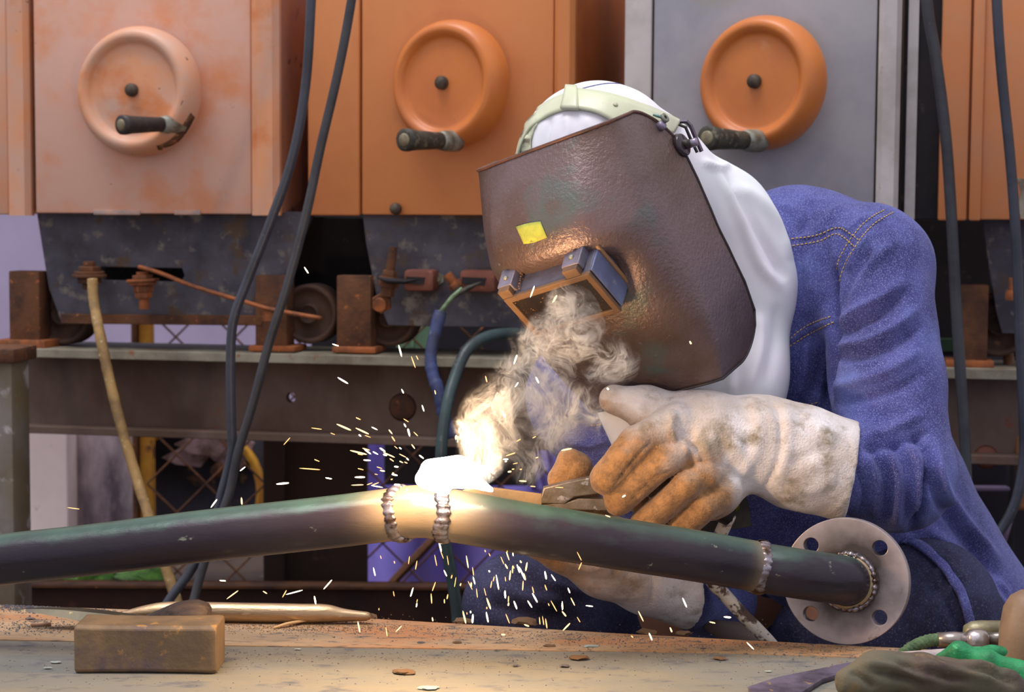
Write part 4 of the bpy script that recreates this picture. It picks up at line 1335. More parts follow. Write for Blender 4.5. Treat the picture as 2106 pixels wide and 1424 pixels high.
# ================================================================ person
DEN = M('indigo_denim', (78, 81, 142), (58, 59, 114), (146, 154, 204), s2=16, s3=620, t3=(.50, .74), rough=.9, bump=.6, bs=700, bd=.001, sheen=.08, c4=(92, 104, 166), s4=9, t4=(.5, .68), spec=.15)
JEAN = M('dark_denim_jeans', (56, 58, 86), (44, 44, 66), (98, 104, 132), s2=14, s3=380, t3=(.54, .76), rough=.92, bump=.5, bs=600, bd=.0009, spec=.15)
JEAND = M('darker_seat_denim', (52, 50, 78), rough=.9)
HOODM = M('white_cotton', (232, 230, 236), (222, 228, 230), (120, 118, 130), s2=9, s3=160, t3=(.78, .8), rough=.9, bump=.1, bs=300, bd=.001, spec=.1)
YTHREAD = M('yellow_thread', (206, 170, 92), rough=.7, bump=0)
SKINM = M('skin', (150, 104, 80), rough=.5, bump=0)

def c(x, y, Y): return tuple(P(x, y, Y))
def chain(pts, k=None):
    out = []
    for a, b in zip(pts, pts[1:]):
        pr = ('c', c(*a[:3]), c(*b[:3]), PX(a[3], a[2]), PX(b[3], b[2]))
        out.append(pr + ((k,) if k else ()))
    return out
man = empty('person', (P(1600, 1200, 2.6).x, 2.6, GROUND), 0, 'person in denim jacket, white hood and gauntlets crouching to weld the pipe', 'person')

def shell(name, prims, m, h, k, fl=(), nz=(0, 10), par=man, fn=None, sm=2, extra=None):
    V, Fc = blob(prims, h, k, fn=fn)
    V = smoothV(V, Fc, sm)
    N = vnormals(V, Fc)
    if nz[0]:
        V = V + N * (vnoise(V, nz[1], seed=len(name)) * nz[0])[:, None]
    if fl:
        V = folds(V, Fc, fl)
    if extra:
        V = extra(V, Fc)
    o = link(name, pyme(V, Fc), m, par)
    return o

# body under the clothes: one continuous surface
HO_Y = 2.12
body_pr = (chain([(1300, 470, 2.30, 105), (1440, 560, 2.42, 70), (1560, 640, 2.50, 110), (1700, 900, 2.56, 150), (1900, 1300, 2.66, 170)]) +
           chain([(1560, 640, 2.5, 110), (1780, 580, 2.40, 80), (1820, 800, 2.33, 62), (1838, 960, 2.27, 52), (1720, 955, 2.21, 42), (1570, 915, 2.2, 36), (1450, 905, 2.19, 44)]) +
           chain([(1560, 640, 2.5, 110), (1230, 820, 2.44, 80), (1330, 1040, 2.42, 60), (1450, 1230, 2.40, 50), (1370, 1215, 2.26, 40), (1230, 1150, 2.2, 38)]) +
           chain([(1900, 1300, 2.66, 150), (1250, 1330, 2.5, 80), (1060, 1250, 2.40, 60)]) + chain([(1900, 1300, 2.66, 150), (1850, 1290, 2.42, 100), (1700, 1340, 2.36, 70)]))
for kx, ky in ((1060, 2.40), (1700, 2.36)):
    a = P(kx, 1290, ky)
    b = Vector((a.x + .08, a.y + .22, GROUND + .08))
    body_pr.append(('c', tuple(a), tuple(b), .05, .035)); body_pr.append(('c', tuple(b), tuple(b + Vector((-.02, -.14, -.045))), .035, .028))
body_pr += chain([(1250, 500, 2.24, 18), (1235, 520, 2.215, 12)])
shell('body', body_pr, SKINM, .012, .03)

# trousers
JP = (chain([(1900, 1330, 2.68, 230), (1300, 1370, 2.54, 120), (1062, 1245, 2.42, 104)], .03) +
      chain([(1900, 1330, 2.68, 230), (1880, 1275, 2.44, 168), (1700, 1330, 2.38, 118)], .03))
for kx, ky, yy_ in ((1062, 2.42, 1250), (1700, 2.38, 1330)):
    a = P(kx, yy_, ky); b = Vector((a.x + .08, a.y + .22, GROUND + .09))
    JP.append(('c', tuple(a), tuple(b), .066, .055, .03))
jf = [([(1960, 1150), (1900, 1210), (1880, 1300)], 9, .004), ([(1985, 1180), (1930, 1240), (1905, 1330)], 8, .004), ([(1890, 1130), (1940, 1150), (1985, 1200)], 8, .003),
      ([(1900, 1190), (1960, 1260), (1990, 1330)], 10, -.004), ([(1000, 1200), (1080, 1230), (1160, 1240)], 12, .004), ([(990, 1240), (1080, 1265), (1200, 1275)], 12, -.004), ([(1050, 1160), (1130, 1200), (1220, 1230)], 10, .003),
      ([(1925, 1170), (1905, 1240), (1912, 1320)], 4, .0025), ([(1940, 1170), (1922, 1240), (1930, 1320)], 4, .0025), ([(1955, 1180), (1945, 1250), (1950, 1320)], 4, .0025)]
shell('jeans', JP, JEAN, .006, .03, [(a, b, h * 1.9) for a, b, h in jf], (.004, 26))
for a in body_pr[-8:][:0]: pass
BOOT = M('black_leather', (34, 30, 30), rough=.5)
for kx, ky, yy_ in ((1060, 2.40, 0), (1700, 2.36, 0)):
    a = P(kx, 1290, ky); b = Vector((a.x + .08, a.y + .22, GROUND + .055))
    V, Fc = blob([('c', tuple(b), tuple(b + Vector((-.02, -.17, -.012))), .055, .042), ('c', tuple(b), tuple(b + Vector((0, 0, .09))), .05, .052)], .008, .03)
    V[:, 2] = np.maximum(V[:, 2], GROUND + .001)
    link('boot', pyme(V, Fc), BOOT, man)

# jacket
JK = (chain([(1640, 565, 2.50, 168), (1700, 800, 2.53, 190), (1752, 1000, 2.56, 212), (1905, 1335, 2.68, 262)], .05) +
      chain([(1640, 565, 2.5, 160), (1350, 830, 2.46, 175), (1212, 818, 2.46, 124)], .05) + chain([(1650, 560, 2.48, 156), (1772, 556, 2.43, 138)], .03) +
      chain([(1212, 818, 2.46, 120), (1310, 1010, 2.42, 96), (1470, 1235, 2.42, 84)], .03) + chain([(1470, 1235, 2.42, 84), (1395, 1222, 2.28, 66)], .02) +
      chain([(1350, 830, 2.48, 180), (1600, 1000, 2.52, 170), (1800, 1200, 2.62, 170)], .05) +
      chain([(1795, 557, 2.38, 121), (1823, 790, 2.31, 113)], .035) + chain([(1823, 790, 2.31, 113), (1846, 975, 2.26, 116)], .02) + chain([(1846, 975, 2.26, 114), (1730, 962, 2.215, 88)], .02))
jf = [([(1722, 670), (1760, 640), (1810, 615), (1860, 575)], 11, .0050), ([(1722, 690), (1770, 668), (1820, 640), (1870, 595)], 9, -.0050), ([(1716, 712), (1770, 708), (1830, 680), (1890, 630)], 12, .0055),
      ([(1716, 735), (1780, 733), (1850, 705), (1900, 665)], 10, -.0042), ([(1735, 640), (1760, 580), (1800, 530), (1850, 490)], 14, .0036), ([(1728, 650), (1745, 600), (1775, 545), (1800, 510)], 9, -.0045),
      ([(1745, 560), (1760, 520), (1790, 480)], 8, .004), ([(1705, 800), (1760, 785), (1830, 760), (1900, 715)], 14, .0035), ([(1705, 830), (1770, 822), (1850, 800), (1910, 760)], 12, -.003),
      ([(1718, 540), (1712, 620), (1716, 700), (1702, 790), (1698, 850)], 9, -.012),
      ([(1770, 900), (1830, 885), (1900, 850)], 12, .004), ([(1770, 925), (1840, 918), (1915, 890)], 10, -.004),
      ([(1775, 930), (1800, 1000), (1795, 1070)], 8, .0045), ([(1795, 920), (1824, 990), (1820, 1080)], 7, -.0045), ([(1815, 915), (1846, 990), (1842, 1085)], 8, .0045), ([(1838, 905), (1868, 980), (1862, 1085)], 7, -.0045),
      ([(1858, 900), (1892, 970), (1884, 1075)], 8, .0045), ([(1880, 890), (1910, 950), (1900, 1040)], 7, -.004), ([(1760, 950), (1778, 1010), (1772, 1060)], 6, -.0035),
      ([(1905, 960), (1900, 1040), (1870, 1100)], 9, -.012),
      ([(1925, 920), (1940, 1000), (1990, 1080), (2060, 1160)], 11, .005), ([(1915, 960), (1930, 1030), (1985, 1110), (2060, 1200)], 11, -.005), ([(1900, 1085), (1960, 1130), (2030, 1210), (2090, 1290)], 14, .006),
      ([(1960, 1170), (2030, 1240), (2060, 1320)], 12, -.006), ([(2040, 1180), (2080, 1250), (2100, 1330)], 9, .005),
      ([(1660, 520), (1668, 600), (1660, 660)], 14, .0025), ([(1700, 500), (1700, 570), (1695, 640)], 8, -.003), ([(1660, 700), (1655, 760), (1640, 830)], 9, .004), ([(1690, 690), (1685, 760), (1670, 820)], 9, -.004),
      ([(1600, 420), (1640, 440), (1650, 480)], 9, .003), ([(1660, 410), (1665, 450), (1640, 485)], 9, -.003), ([(1740, 420), (1700, 450), (1680, 480)], 9, .003), ([(1800, 440), (1760, 460), (1740, 480)], 8, .0025),
      ([(1120, 760), (1180, 820), (1240, 850)], 12, .005), ([(1110, 830), (1170, 870), (1240, 890)], 12, -.005), ([(1150, 900), (1210, 915), (1260, 900)], 9, .004),
      ([(1622, 494), (1680, 482), (1727, 466), (1765, 498)], 3.5, .0018), ([(1842, 440), (1790, 462), (1750, 505), (1722, 555), (1716, 600)], 3.5, .0018), ([(1622, 704), (1660, 680), (1716, 655)], 4, .0024)]
jf = [(a, b * .85, h * 2.1) for a, b, h in jf]
jk = shell('jacket', JK, DEN, .0048, .04, jf, (.0034, 26))
jb = bvh_of(jk.data)
dd = [dashes(jb, p) for p in ([(1628, 492), (1680, 484), (1727, 469), (1768, 496)], [(1630, 506), (1684, 497), (1722, 482), (1757, 508)],
      [(1818, 433), (1785, 452), (1754, 486), (1728, 530), (1720, 560)], [(1836, 438), (1796, 462), (1765, 500), (1738, 545), (1727, 580)],
      [(1626, 696), (1660, 670), (1714, 650)], [(1624, 712), (1662, 688), (1716, 662)], [(1668, 832), (1682, 828)], [(1218, 862), (1240, 858), (1254, 850)], [(1216, 874), (1238, 872), (1256, 862)])]
tag(link('yellow_stitching', join(*dd), YTHREAD, man), kind='stuff')
# jacket hem band hanging over the thigh
A = [(1862, 1106), (1900, 1122), (1945, 1160), (1980, 1215), (2003, 1290), (2010, 1330)]
B = [(1850, 1114), (1890, 1134), (1932, 1172), (1966, 1224), (1988, 1294), (1996, 1335)]
jnb = bvh_of(join(jk.data, [o for o in man.children if o.name.startswith('jeans')][0].data))
link('jacket_hem', patch(jnb, A, B, 40, 4, .006, .005), DEN, man)
# dark cuff with brass button (right sleeve)
q = [P(x, y, Y) for x, y, Y in ((1400, 1030, 2.20), (1470, 1018, 2.21), (1530, 1012, 2.23), (1540, 1050, 2.235), (1543, 1082, 2.235), (1480, 1092, 2.215), (1400, 1096, 2.20))]
cf = link('sleeve_cuff', polym([P(x, y, 2.225) for x, y in ((1400, 1030), (1470, 1018), (1530, 1012), (1541, 1050), (1544, 1082), (1480, 1092), (1400, 1096))], Vector((0, .006, 0)), .001), M('dark_olive_denim', (74, 72, 66), (58, 56, 56), s2=30, rough=.9, bump=.4, bs=300), man, smooth=False)
link('brass_button', lathem([(0, .005), (.005, .0045), (.0085, .002), (.009, 0), (0, 0)], P(1508, 1040, 2.222), -FW, 20), M('brass_green', (132, 124, 40), (100, 92, 34), s2=80, rough=.4, metal=.5), cf)

# hood and cape
HD = (chain([(1232, 336, 2.27, 168), (1300, 400, 2.33, 170)], .04) + chain([(1300, 400, 2.34, 150), (1452, 478, 2.39, 122), (1500, 590, 2.40, 128), (1492, 760, 2.37, 112), (1470, 900, 2.36, 108)], .04) +
      chain([(1452, 480, 2.39, 120), (1370, 720, 2.37, 110), (1330, 800, 2.335, 92), (1330, 920, 2.33, 66)], .05) + chain([(1370, 760, 2.36, 110), (1480, 780, 2.36, 110)], .05))
hf = [([(1470, 345), (1520, 440), (1560, 540), (1610, 600)], 10, .007), ([(1490, 350), (1545, 450), (1590, 530), (1620, 580)], 9, -.008), ([(1500, 380), (1560, 410), (1610, 470), (1622, 540)], 14, .006),
      ([(1560, 640), (1560, 720), (1530, 810)], 12, .006), ([(1540, 620), (1530, 700), (1505, 800)], 9, -.005), ([(1600, 620), (1595, 700), (1575, 800)], 12, -.004), ([(1480, 690), (1505, 760), (1500, 810)], 8, .004),
      ([(1440, 330), (1480, 345), (1500, 335)], 7, .005),
      ([(1112, 240), (1100, 280), (1105, 330)], 8, .004), ([(1135, 238), (1122, 285), (1122, 325)], 6, -.004), ([(1165, 235), (1168, 270), (1160, 310)], 7, .0035), ([(1205, 240), (1215, 270), (1215, 295)], 6, .003), ([(1240, 245), (1250, 262), (1262, 275)], 6, -.002),
      ([(1180, 186), (1250, 172), (1330, 188), (1390, 238)], 3, -.002), ([(1290, 225), (1310, 232), (1330, 232)], 12, -.0015)]
hood = shell('hood', HD, HOODM, .005, .04, hf, (.0018, 24))
hbv = bvh_of(hood.data)
link('seam_line', tubem([hit(hbv, x, y, .0004)[0] for x, y in spline([(1180, 187), (1250, 172), (1310, 180), (1360, 208)], 10)], .0007, 6), M('blue_thread', (110, 112, 160), rough=.8), man)

# ---------------------------------------------------------------- gloves
LEA = M('gauntlet_leather', (216, 206, 202), (190, 178, 166), (140, 128, 106), s2=13, s3=22, t3=(.52, .68), rough=.9, bump=.9, bs=330, bd=.002, c4=(232, 226, 224), s4=9, t4=(.5, .6), sheen=.3, spec=.15)
heat_blend(LEA, (126, 94, 62), (172, 126, 80))
gn = LEA.node_tree
def glove(name, prims, cutn, cutp, fl, tan, h=.0034):
    cn = np.array(cutn); cn = cn / np.linalg.norm(cn); cp = np.array(cutp)
    def fn(g, D):
        return np.maximum(D, ((g - cp) @ cn).astype(np.float32))
    V, Fc = blob(prims, h, .012, fn=fn)
    V = smoothV(V, Fc, 2)
    N = vnormals(V, Fc)
    V = V + N * (vnoise(V, 60, 5) * .0011 + vnoise(V, 200, 8, 2) * .0005)[:, None]
    V = folds(V, Fc, fl)
    o = link(name, pyme(V, Fc), LEA, man)
    XY = proj(V)
    attr(o, 'tint', np.clip(tan(XY, V), 0, 1))
    return o
LG = (chain([(1730, 966, 2.215, 106), (1640, 940, 2.21, 103), (1565, 912, 2.205, 94)], .02) + chain([(1565, 912, 2.205, 92), (1440, 902, 2.19, 92), (1385, 900, 2.18, 74)], .02) + chain([(1440, 905, 2.19, 90), (1450, 990, 2.19, 84)], .02) + chain([(1410, 960, 2.18, 56), (1320, 1020, 2.165, 40)], .01) +
      chain([(1410, 868, 2.20, 56), (1330, 838, 2.19, 40), (1262, 822, 2.185, 31)], .016) +
      chain([(1390, 872, 2.155, 44), (1310, 912, 2.125, 36), (1246, 985, 2.115, 35)], .004) +
      chain([(1425, 925, 2.15, 38), (1368, 948, 2.122, 31), (1272, 1030, 2.118, 33)], .003) +
      chain([(1460, 970, 2.15, 38), (1412, 1000, 2.12, 30), (1325, 1076, 2.122, 31)], .003) +
      chain([(1485, 1010, 2.155, 42), (1446, 1046, 2.125, 30), (1385, 1102, 2.13, 30)], .003))
lf = [([(1575, 812), (1600, 860), (1604, 930), (1580, 990), (1560, 1020)], 5, -.004), ([(1610, 818), (1622, 870), (1618, 940), (1596, 1010)], 12, .003), ([(1545, 815), (1560, 870), (1550, 940), (1500, 1000)], 12, .003),
      ([(1388, 842), (1378, 880), (1392, 915)], 9, .005), ([(1420, 880), (1425, 930), (1415, 965)], 8, -.0045), ([(1445, 900), (1458, 950), (1470, 1010)], 12, .005), ([(1480, 880), (1490, 930), (1510, 970)], 12, -.003), ([(1500, 900), (1530, 940), (1530, 985)], 12, .003),
      ([(1345, 905), (1310, 940), (1262, 1000)], 3, -.003), ([(1390, 965), (1340, 990), (1290, 1040)], 3, -.002), ([(1400, 915), (1430, 940), (1440, 975)], 7, .004),
      ([(1640, 850), (1690, 880), (1720, 940)], 14, .002), ([(1620, 960), (1680, 930), (1740, 920)], 14, -.003), ([(1610, 1010), (1670, 1010), (1720, 980)], 14, .003), ([(1560, 850), (1600, 860), (1660, 900)], 10, .002),
      ([(1330, 845), (1290, 880), (1240, 940)], 4, .0022), ([(1690, 1068), (1745, 1020), (1762, 950), (1748, 885)], 5, .0014)]
def tanL(XY, V):
    x, y = XY[:, 0], XY[:, 1]
    n = vnoise(V, 38, 3) * .5 + vnoise(V, 110, 4) * .25
    a = (1440 - x) / 150 + (y - 905) / 110 + n * 1.3 - np.clip((x - 1500) / 60, 0, 9)
    thumb = np.clip((880 - y) / 40, 0, 1) * (y - 822 - (x - 1240) * .12 + n * 14 < 0)
    return a * (1 - thumb) + .1 * thumb
lg = glove('welding_glove', LG, (RT * .97 - UP * .16 - FW * .12), P(1752, 965, 2.215), lf, tanL)
RG = (chain([(1420, 1225, 2.27, 72), (1330, 1196, 2.24, 66), (1240, 1165, 2.22, 62), (1160, 1130, 2.20, 48)], .014) + chain([(1160, 1130, 2.2, 46), (1110, 1118, 2.18, 36)], .012) +
      chain([(1230, 1130, 2.2, 44), (1200, 1040, 2.18, 38), (1178, 975, 2.16, 33)], .01) + chain([(1150, 985, 2.155, 26), (1180, 962, 2.16, 33), (1168, 942, 2.155, 20)], .012) +
      chain([(1250, 1120, 2.19, 34), (1215, 1060, 2.165, 27), (1195, 1046, 2.14, 21)], .004) + chain([(1280, 1130, 2.2, 34), (1250, 1080, 2.17, 28), (1228, 1058, 2.145, 20)], .004) +
      chain([(1310, 1150, 2.21, 34), (1290, 1100, 2.175, 28), (1270, 1080, 2.16, 20)], .004) + chain([(1340, 1170, 2.22, 32), (1330, 1120, 2.19, 26), (1315, 1100, 2.17, 20)], .004))
rf = [([(1330, 1160), (1345, 1200), (1330, 1260)], 6, -.004), ([(1150, 1145), (1200, 1170), (1250, 1165)], 8, .004), ([(1170, 1180), (1230, 1195), (1300, 1190)], 8, -.003), ([(1240, 1150), (1265, 1170), (1260, 1190)], 8, -.005), ([(1270, 1150), (1300, 1165), (1320, 1200)], 8, .004),
      ([(1200, 1210), (1260, 1225), (1330, 1225)], 9, .003), ([(1185, 940), (1172, 965), (1150, 990)], 3, -.002)]
rg = glove('welding_glove', RG, (RT * .90 - UP * .05 + FW * .42), P(1412, 1220, 2.27), rf, lambda XY, V: .75 - (XY[:, 0] - 1200) / 200 + vnoise(V, 40, 6) * .5 + .5 * (XY[:, 1] < 1060))

# ---------------------------------------------------------------- electrode holder
eh = empty('electrode_holder', P(1160, 1010, 2.12), 0, 'dirty steel electrode holder gripped by the gloves above pipe', 'welding tool')
HOLD = M('spattered_steel', (136, 124, 112), (104, 88, 66), (176, 170, 170), s2=22, s3=70, rough=.45, metal=.5, bump=.3, bs=120)
sharp(link('upper_jaw', polym([P(x, y, 2.112) for x, y in ((1112, 1034), (1120, 1006), (1160, 996), (1215, 984), (1300, 972), (1300, 1000), (1225, 1014), (1180, 1020), (1160, 1034))], Vector((0, .014, 0)), .0015), HOLD, eh))
sharp(link('lower_jaw', polym([P(x, y, 2.114) for x, y in ((1122, 1040), (1165, 1036), (1190, 1028), (1300, 1030), (1300, 1050), (1180, 1046), (1140, 1048))], Vector((0, .012, 0)), .0015), HOLD, eh))
link('grip', tubem([P(1290, 1000, 2.15), P(1400, 1010, 2.17), P(1500, 1060, 2.19)], [.012, .015, .014], 16), GRIPM, eh)
cable('holder_cable', [(1500, 1060, 2.19), (1470, 1130, 2.22), (1462, 1190, 2.24), (1492, 1226, 2.25), (1530, 1268, 2.245), (1562, 1300, 2.24), (1600, 1345, 2.24), (1640, 1420, 2.26)], .0088,
      M('peeling_white_hose', (96, 76, 64), (222, 214, 200), (70, 62, 60), s2=30, t2=(.47, .52), s3=60, t3=(.6, .66), rough=.7, bump=.5, bs=60), 'brown hose with peeling white paint slanting down under the pipe')
tag(link('scrap_cone', lathem([(0, .05), (.007, .048), (.02, .0), (.022, -.03), (0, -.03)], P(1520, 1310, 2.3), (-.9, 0, .35), 20), M('grey_plastic', (110, 96, 90), rough=.5)), 'small grey cone behind the bench edge left of peeling hose', 'scrap')

# ================================================================ helmet
kS = 1.8 * HO_Y / F       # metres per mm of the fitted frame
def v3(x, y, z): return RT * x - UP * y - FW * z
Sx = v3(.787, -.231, .574).normalized(); Fz = v3(-.236, .746, .623)
Fz = (Fz - Sx * Fz.dot(Sx)).normalized(); Uy = v3(-.573, -.624, .530)
Uy = (Uy - Sx * Uy.dot(Sx) - Fz * Uy.dot(Fz)).normalized()
HO = P(1156, 628, HO_Y)
t28 = math.radians(28)
U2 = Uy * math.cos(t28) - Fz * math.sin(t28); F2_ = Fz * math.cos(t28) + Uy * math.sin(t28)
def H(s, u, f): return HO + (Sx * s + Uy * u + Fz * f) * kS
def H2(s, u, f): return HO + (Sx * s + U2 * u + F2_ * f) * kS
hel = empty('welding_helmet', HO, 0, 'scuffed dark brown welding helmet with lens window and yellow sticker', 'helmet')
FP = [(-166, -98), (-130, -78), (-100, -58), (-60, -40), (-20, -34), (10, -36), (28, -30), (44, -8), (60, 2), (85, 0), (115, -16), (140, -36), (175, -68)]
WP = [(-166, 94), (-120, 110), (-80, 118), (-30, 121), (20, 121), (60, 120), (100, 117), (140, 108), (175, 99)]
def shell_pt(q, v):
    """q in -1..1 around, v 0..1 bottom to top"""
    a = abs(q)
    ub = -160 - 6 * min(a / .8, 1) ** 2
    ut = 172 - 6 * min(a / .72, 1) ** 2 - 34 * (max(a - .74, 0) / .26) ** 1.5
    if a > .8: # rounded rear corners
        e = (a - .8) / .2
        ub += 46 * (1 - math.sqrt(max(1 - e * e, 0)))
        ut -= 24 * (1 - math.sqrt(max(1 - e * e, 0)))
    u = ub + (ut - ub) * v
    ff = np.interp(u, [p[0] for p in FP], [p[1] for p in FP])
    wd = np.interp(u, [p[0] for p in WP], [p[1] for p in WP])
    # recess for the window only around the centre
    fc = -112.0
    rear = -193 - 30 * min(max(-u / 130, 0), 1) ** 1.3
    if a < .6:
        th = a / .6 * PI / 2
        s = wd * math.sin(th) ** .86
        smooth_front = np.interp(u, [-150, -60, 0, 60, 165], [-92, -42, -22, -4, -62])
        wgt = min(max((s / wd - .55) / .3, 0), 1)
        f0 = ff * (1 - wgt) + smooth_front * wgt
        f = fc + (f0 - fc) * max(math.cos(th), 0) ** .80
    else:
        s = wd
        f = fc + (rear - fc) * (a - .6) / .4
    return (math.copysign(s, q), u, f)
nq, nv = 120, 70
V, Fc = [], []
gridp = np.zeros((nv + 1, nq + 1, 3))
for j in range(nv + 1):
    for i in range(nq + 1):
        gridp[j, i] = shell_pt(-1 + 2 * i / nq, j / nv)
for _ in range(3):
    gridp[1:-1, 1:-1] = gridp[1:-1, 1:-1] * .5 + (gridp[:-2, 1:-1] + gridp[2:, 1:-1] + gridp[1:-1, :-2] + gridp[1:-1, 2:]) * .125
for j in range(nv + 1):
    for i in range(nq + 1):
        s, u, f = gridp[j, i]
        # dent / sweep across the cheek
        f += 0
        V.append(H2(s, u, f))
for j in range(nv):
    for i in range(nq):
        a = j * (nq + 1) + i
        Fc.append((a, a + 1, a + nq + 2, a + nq + 1))
HELM = M('scuffed_fibre_shell', (112, 94, 94), (96, 76, 66), (124, 110, 110), s2=7, s3=150, t3=(.62, .76), rough=.30, r2=.44, metal=.45, bump=.85, bs=190, bd=.0016, c4=(78, 108, 102), s4=5, t4=(.58, .72), spec=.5)
INM = M('black_inner', (30, 28, 30), rough=.8)
me = pyme(V, Fc)
so_ = link('shell', me, HELM, hel)
bm = bmesh.new(); bm.from_mesh(me); bmesh.ops.recalc_face_normals(bm, faces=bm.faces); bm.to_mesh(me); bm.free()
me.shade_smooth()
nn = me.polygons[nq * 30 + nq // 2].normal
if nn.dot(F2_) < 0:
    me.flip_normals()
md = so_.modifiers.new('s', 'SOLIDIFY'); md.thickness = .003; md.offset = -1
hb_ = bvh_of(me)
# rim binding along the whole edge
edge_pts = [V[nv * (nq + 1) + i] for i in range(nq + 1)]
link('rim_binding', tubem(edge_pts, .0022, 8, flat=1.0), M('red_brown_edge', (110, 74, 62), (80, 62, 56), s2=40, rough=.5), hel)
side = [V[j * (nq + 1) + nq] for j in range(nv, -1, -1)] + [V[i] for i in range(nq, -1, -1)]
link('rim_binding', tubem(side, .0018, 8), M('dark_edge', (52, 46, 48), rough=.4), hel)

# lens housing
def hull(pts):
    bm = bmesh.new()
    vs = [bm.verts.new(p) for p in pts]
    bmesh.ops.convex_hull(bm, input=vs)
    me = bpy.data.meshes.new('m'); bm.to_mesh(me); bm.free()
    return me
HOUS = M('grey_blue_lens_frame', (98, 98, 118), (80, 78, 88), (132, 96, 66), s2=14, s3=35, t3=(.60, .68), rough=.5, bump=.15, bs=90, metal=.1)
def lbox(name, s0, s1, u0, u1, f0, f1, m, par, taper=0, bev=.0012):
    pts = []
    for f, t in ((f0, taper), (f1, 0)):
        pts += [H(s0 - t, u0 - t, f), H(s1 + t, u0 - t, f), H(s1 + t, u1 + t, f), H(s0 - t, u1 + t, f)]
    me = pyme(pts, [(0, 1, 2, 3), (4, 5, 6, 7), (0, 1, 5, 4), (1, 2, 6, 5), (2, 3, 7, 6), (3, 0, 4, 7)])
    fixn(me)
    o = link(name, me, m, par)
    md = o.modifiers.new('b', 'BEVEL'); md.width = bev; md.segments = 2
    return sharp(o, 40)
# frame walls around the glass (hollow housing)
RIMC = M('rust_brown_frame_edge', (112, 82, 54), (92, 70, 54), s2=30, rough=.6, bump=.2)
lh = lbox('lens_housing', -60, 60, -33, 33, -58, -3, HOUS, hel, 3)
lbox('frame_bar', -60, 60, 26, 34, -4, 1.5, RIMC, lh)
lbox('frame_bar', -60, 60, -34, -27, -4, 1.5, RIMC, lh)
lbox('frame_bar', -61, -53, -33.5, 33.5, -4, 1.7, RIMC, lh)
lbox('frame_bar', 53, 61, -33.5, 33.5, -4, 1.7, RIMC, lh)
LENS = M('spattered_dark_glass', (30, 26, 28), (42, 34, 30), (160, 116, 66), s2=20, s3=230, t3=(.63, .68), rough=.18, bump=.1, bs=230, bd=.001, spec=.6)
lbox('lens_glass', -54, 54, -28, 27, -3.4, -1.2, LENS, lh, 0, .0004)
# side plate with bright edge, hinge clips
lbox('side_plate', 60.5, 64, -30, 34, -50, -4, M('blue_grey_plate', (104, 112, 146), (86, 90, 116), (130, 130, 140), s2=14, s3=40, rough=.45, bump=.15, metal=.2), lh)
lbox('edge_rib', 63, 67, -34, 38, -40, -35, M('tan_rib', (150, 112, 78), rough=.5), lh)
lbox('base_plate', -66, 78, -40, 40, -60, -52, M('base_blue', (74, 82, 108), rough=.5), lh)
for s0, s1 in ((28, 52), (-64, -44)):
    cl = lbox('hinge_clip', s0, s1, 34, 46, -48, -8, M('clip_grey', (128, 122, 140), (100, 96, 106), s2=20, rough=.45, metal=.3), hel, 1)
    lbox('clip_foot', s0 + 2, s1 - 2, 33, 45, -10, 0, RIMC, cl)
    lbox('clip_back', s0 - 3, s1 + 3, 38, 54, -56, -40, HOUS, cl)
    link('clip_rivet', lathem([(0, .003), (.0025, .0025), (.0035, 0), (0, 0)], H((s0 + s1) / 2, 46.3, -20), Uy, 14), COLLAR, cl)
link('hinge_pin', tubem([H(66, -34, -40), H(78, -34, -40)], .0032, 12), COLLAR, hel)
# spatter beads along the left clip weld
bd = []
rq = random.Random(4)
for i in range(26):
    q_ = H(-40 + rq.uniform(-2, 2), 36 + rq.uniform(-1, 3), -40 + 36 * i / 26)
    bd.append(lathem([(0, .0014), (.0012, .0007), (.0013, 0), (0, -.001)], q_, Uy, 6))
tag(link('weld_spatter', join(*bd), RIMC, hel), kind='stuff')
# sticker
stk = patch(hb_, [(1062, 467), (1085, 460), (1112, 456)], [(1078, 502), (1098, 499), (1126, 489)], 12, 6, .0012, .0008, 0)
link('yellow_sticker', stk, M('yellow_green_sticker', (176, 182, 70), (150, 150, 62), (110, 96, 50), s2=40, s3=90, t3=(.62, .7), rough=.6, bump=.1), hel)
# knob, clips and bracket on his left temple
kp, kn = hit(hb_, 1400, 300); kn = (Sx + kn * .3).normalized()
knob = link('adjust_knob', lathem([(0, .006), (.012, .0065), (.0145, .005), (.016, 0), (0, 0)], kp, kn, 32), M('glossy_black_knob', (56, 46, 50), rough=.18), hel)
link('knob_screw', lathem([(0, .019), (.0042, .019), (.0055, .017), (.0055, .004), (0, .004)], kp + RT * .004, (kn + RT * .25).normalized(), 20), M('steel_screw', (150, 140, 158), rough=.3, metal=.7), knob)
k2 = kp + kn * .008
link('knob_wing', tubem([k2 - RT * .008 + UP * .002, k2 + RT * .006], [.003, .006], 10), GRIPM, knob)
kp2, kn2 = hit(hb_, 1364, 256)
cl2 = link('rivet_clip', lathem([(0, .008), (.0045, .008), (.006, .006), (.0065, 0), (0, 0)], kp2, kn2, 20), M('clip_lilac', (140, 130, 150), rough=.4, metal=.4), hel)
q_ = P(1367, 243, kp2.y)
link('clip_ring', lathem([(.003, .002), (.0062, .002), (.0062, -.002), (.003, -.002), (.003, .002)], q_, kn2, 16), COLLAR, cl2)
link('clip_tab', tubem([P(1343, 236, kp2.y), P(1354, 239, kp2.y), P(1366, 244, kp2.y)], [.003, .004, .003], 8, flat=.5), M('teal_tab', (110, 150, 140), rough=.4), cl2)
yb = kp.y + .01
br_ = [P(x, y, yb) for x, y in ((1398, 250), (1412, 250), (1420, 258), (1430, 282), (1443, 312))]
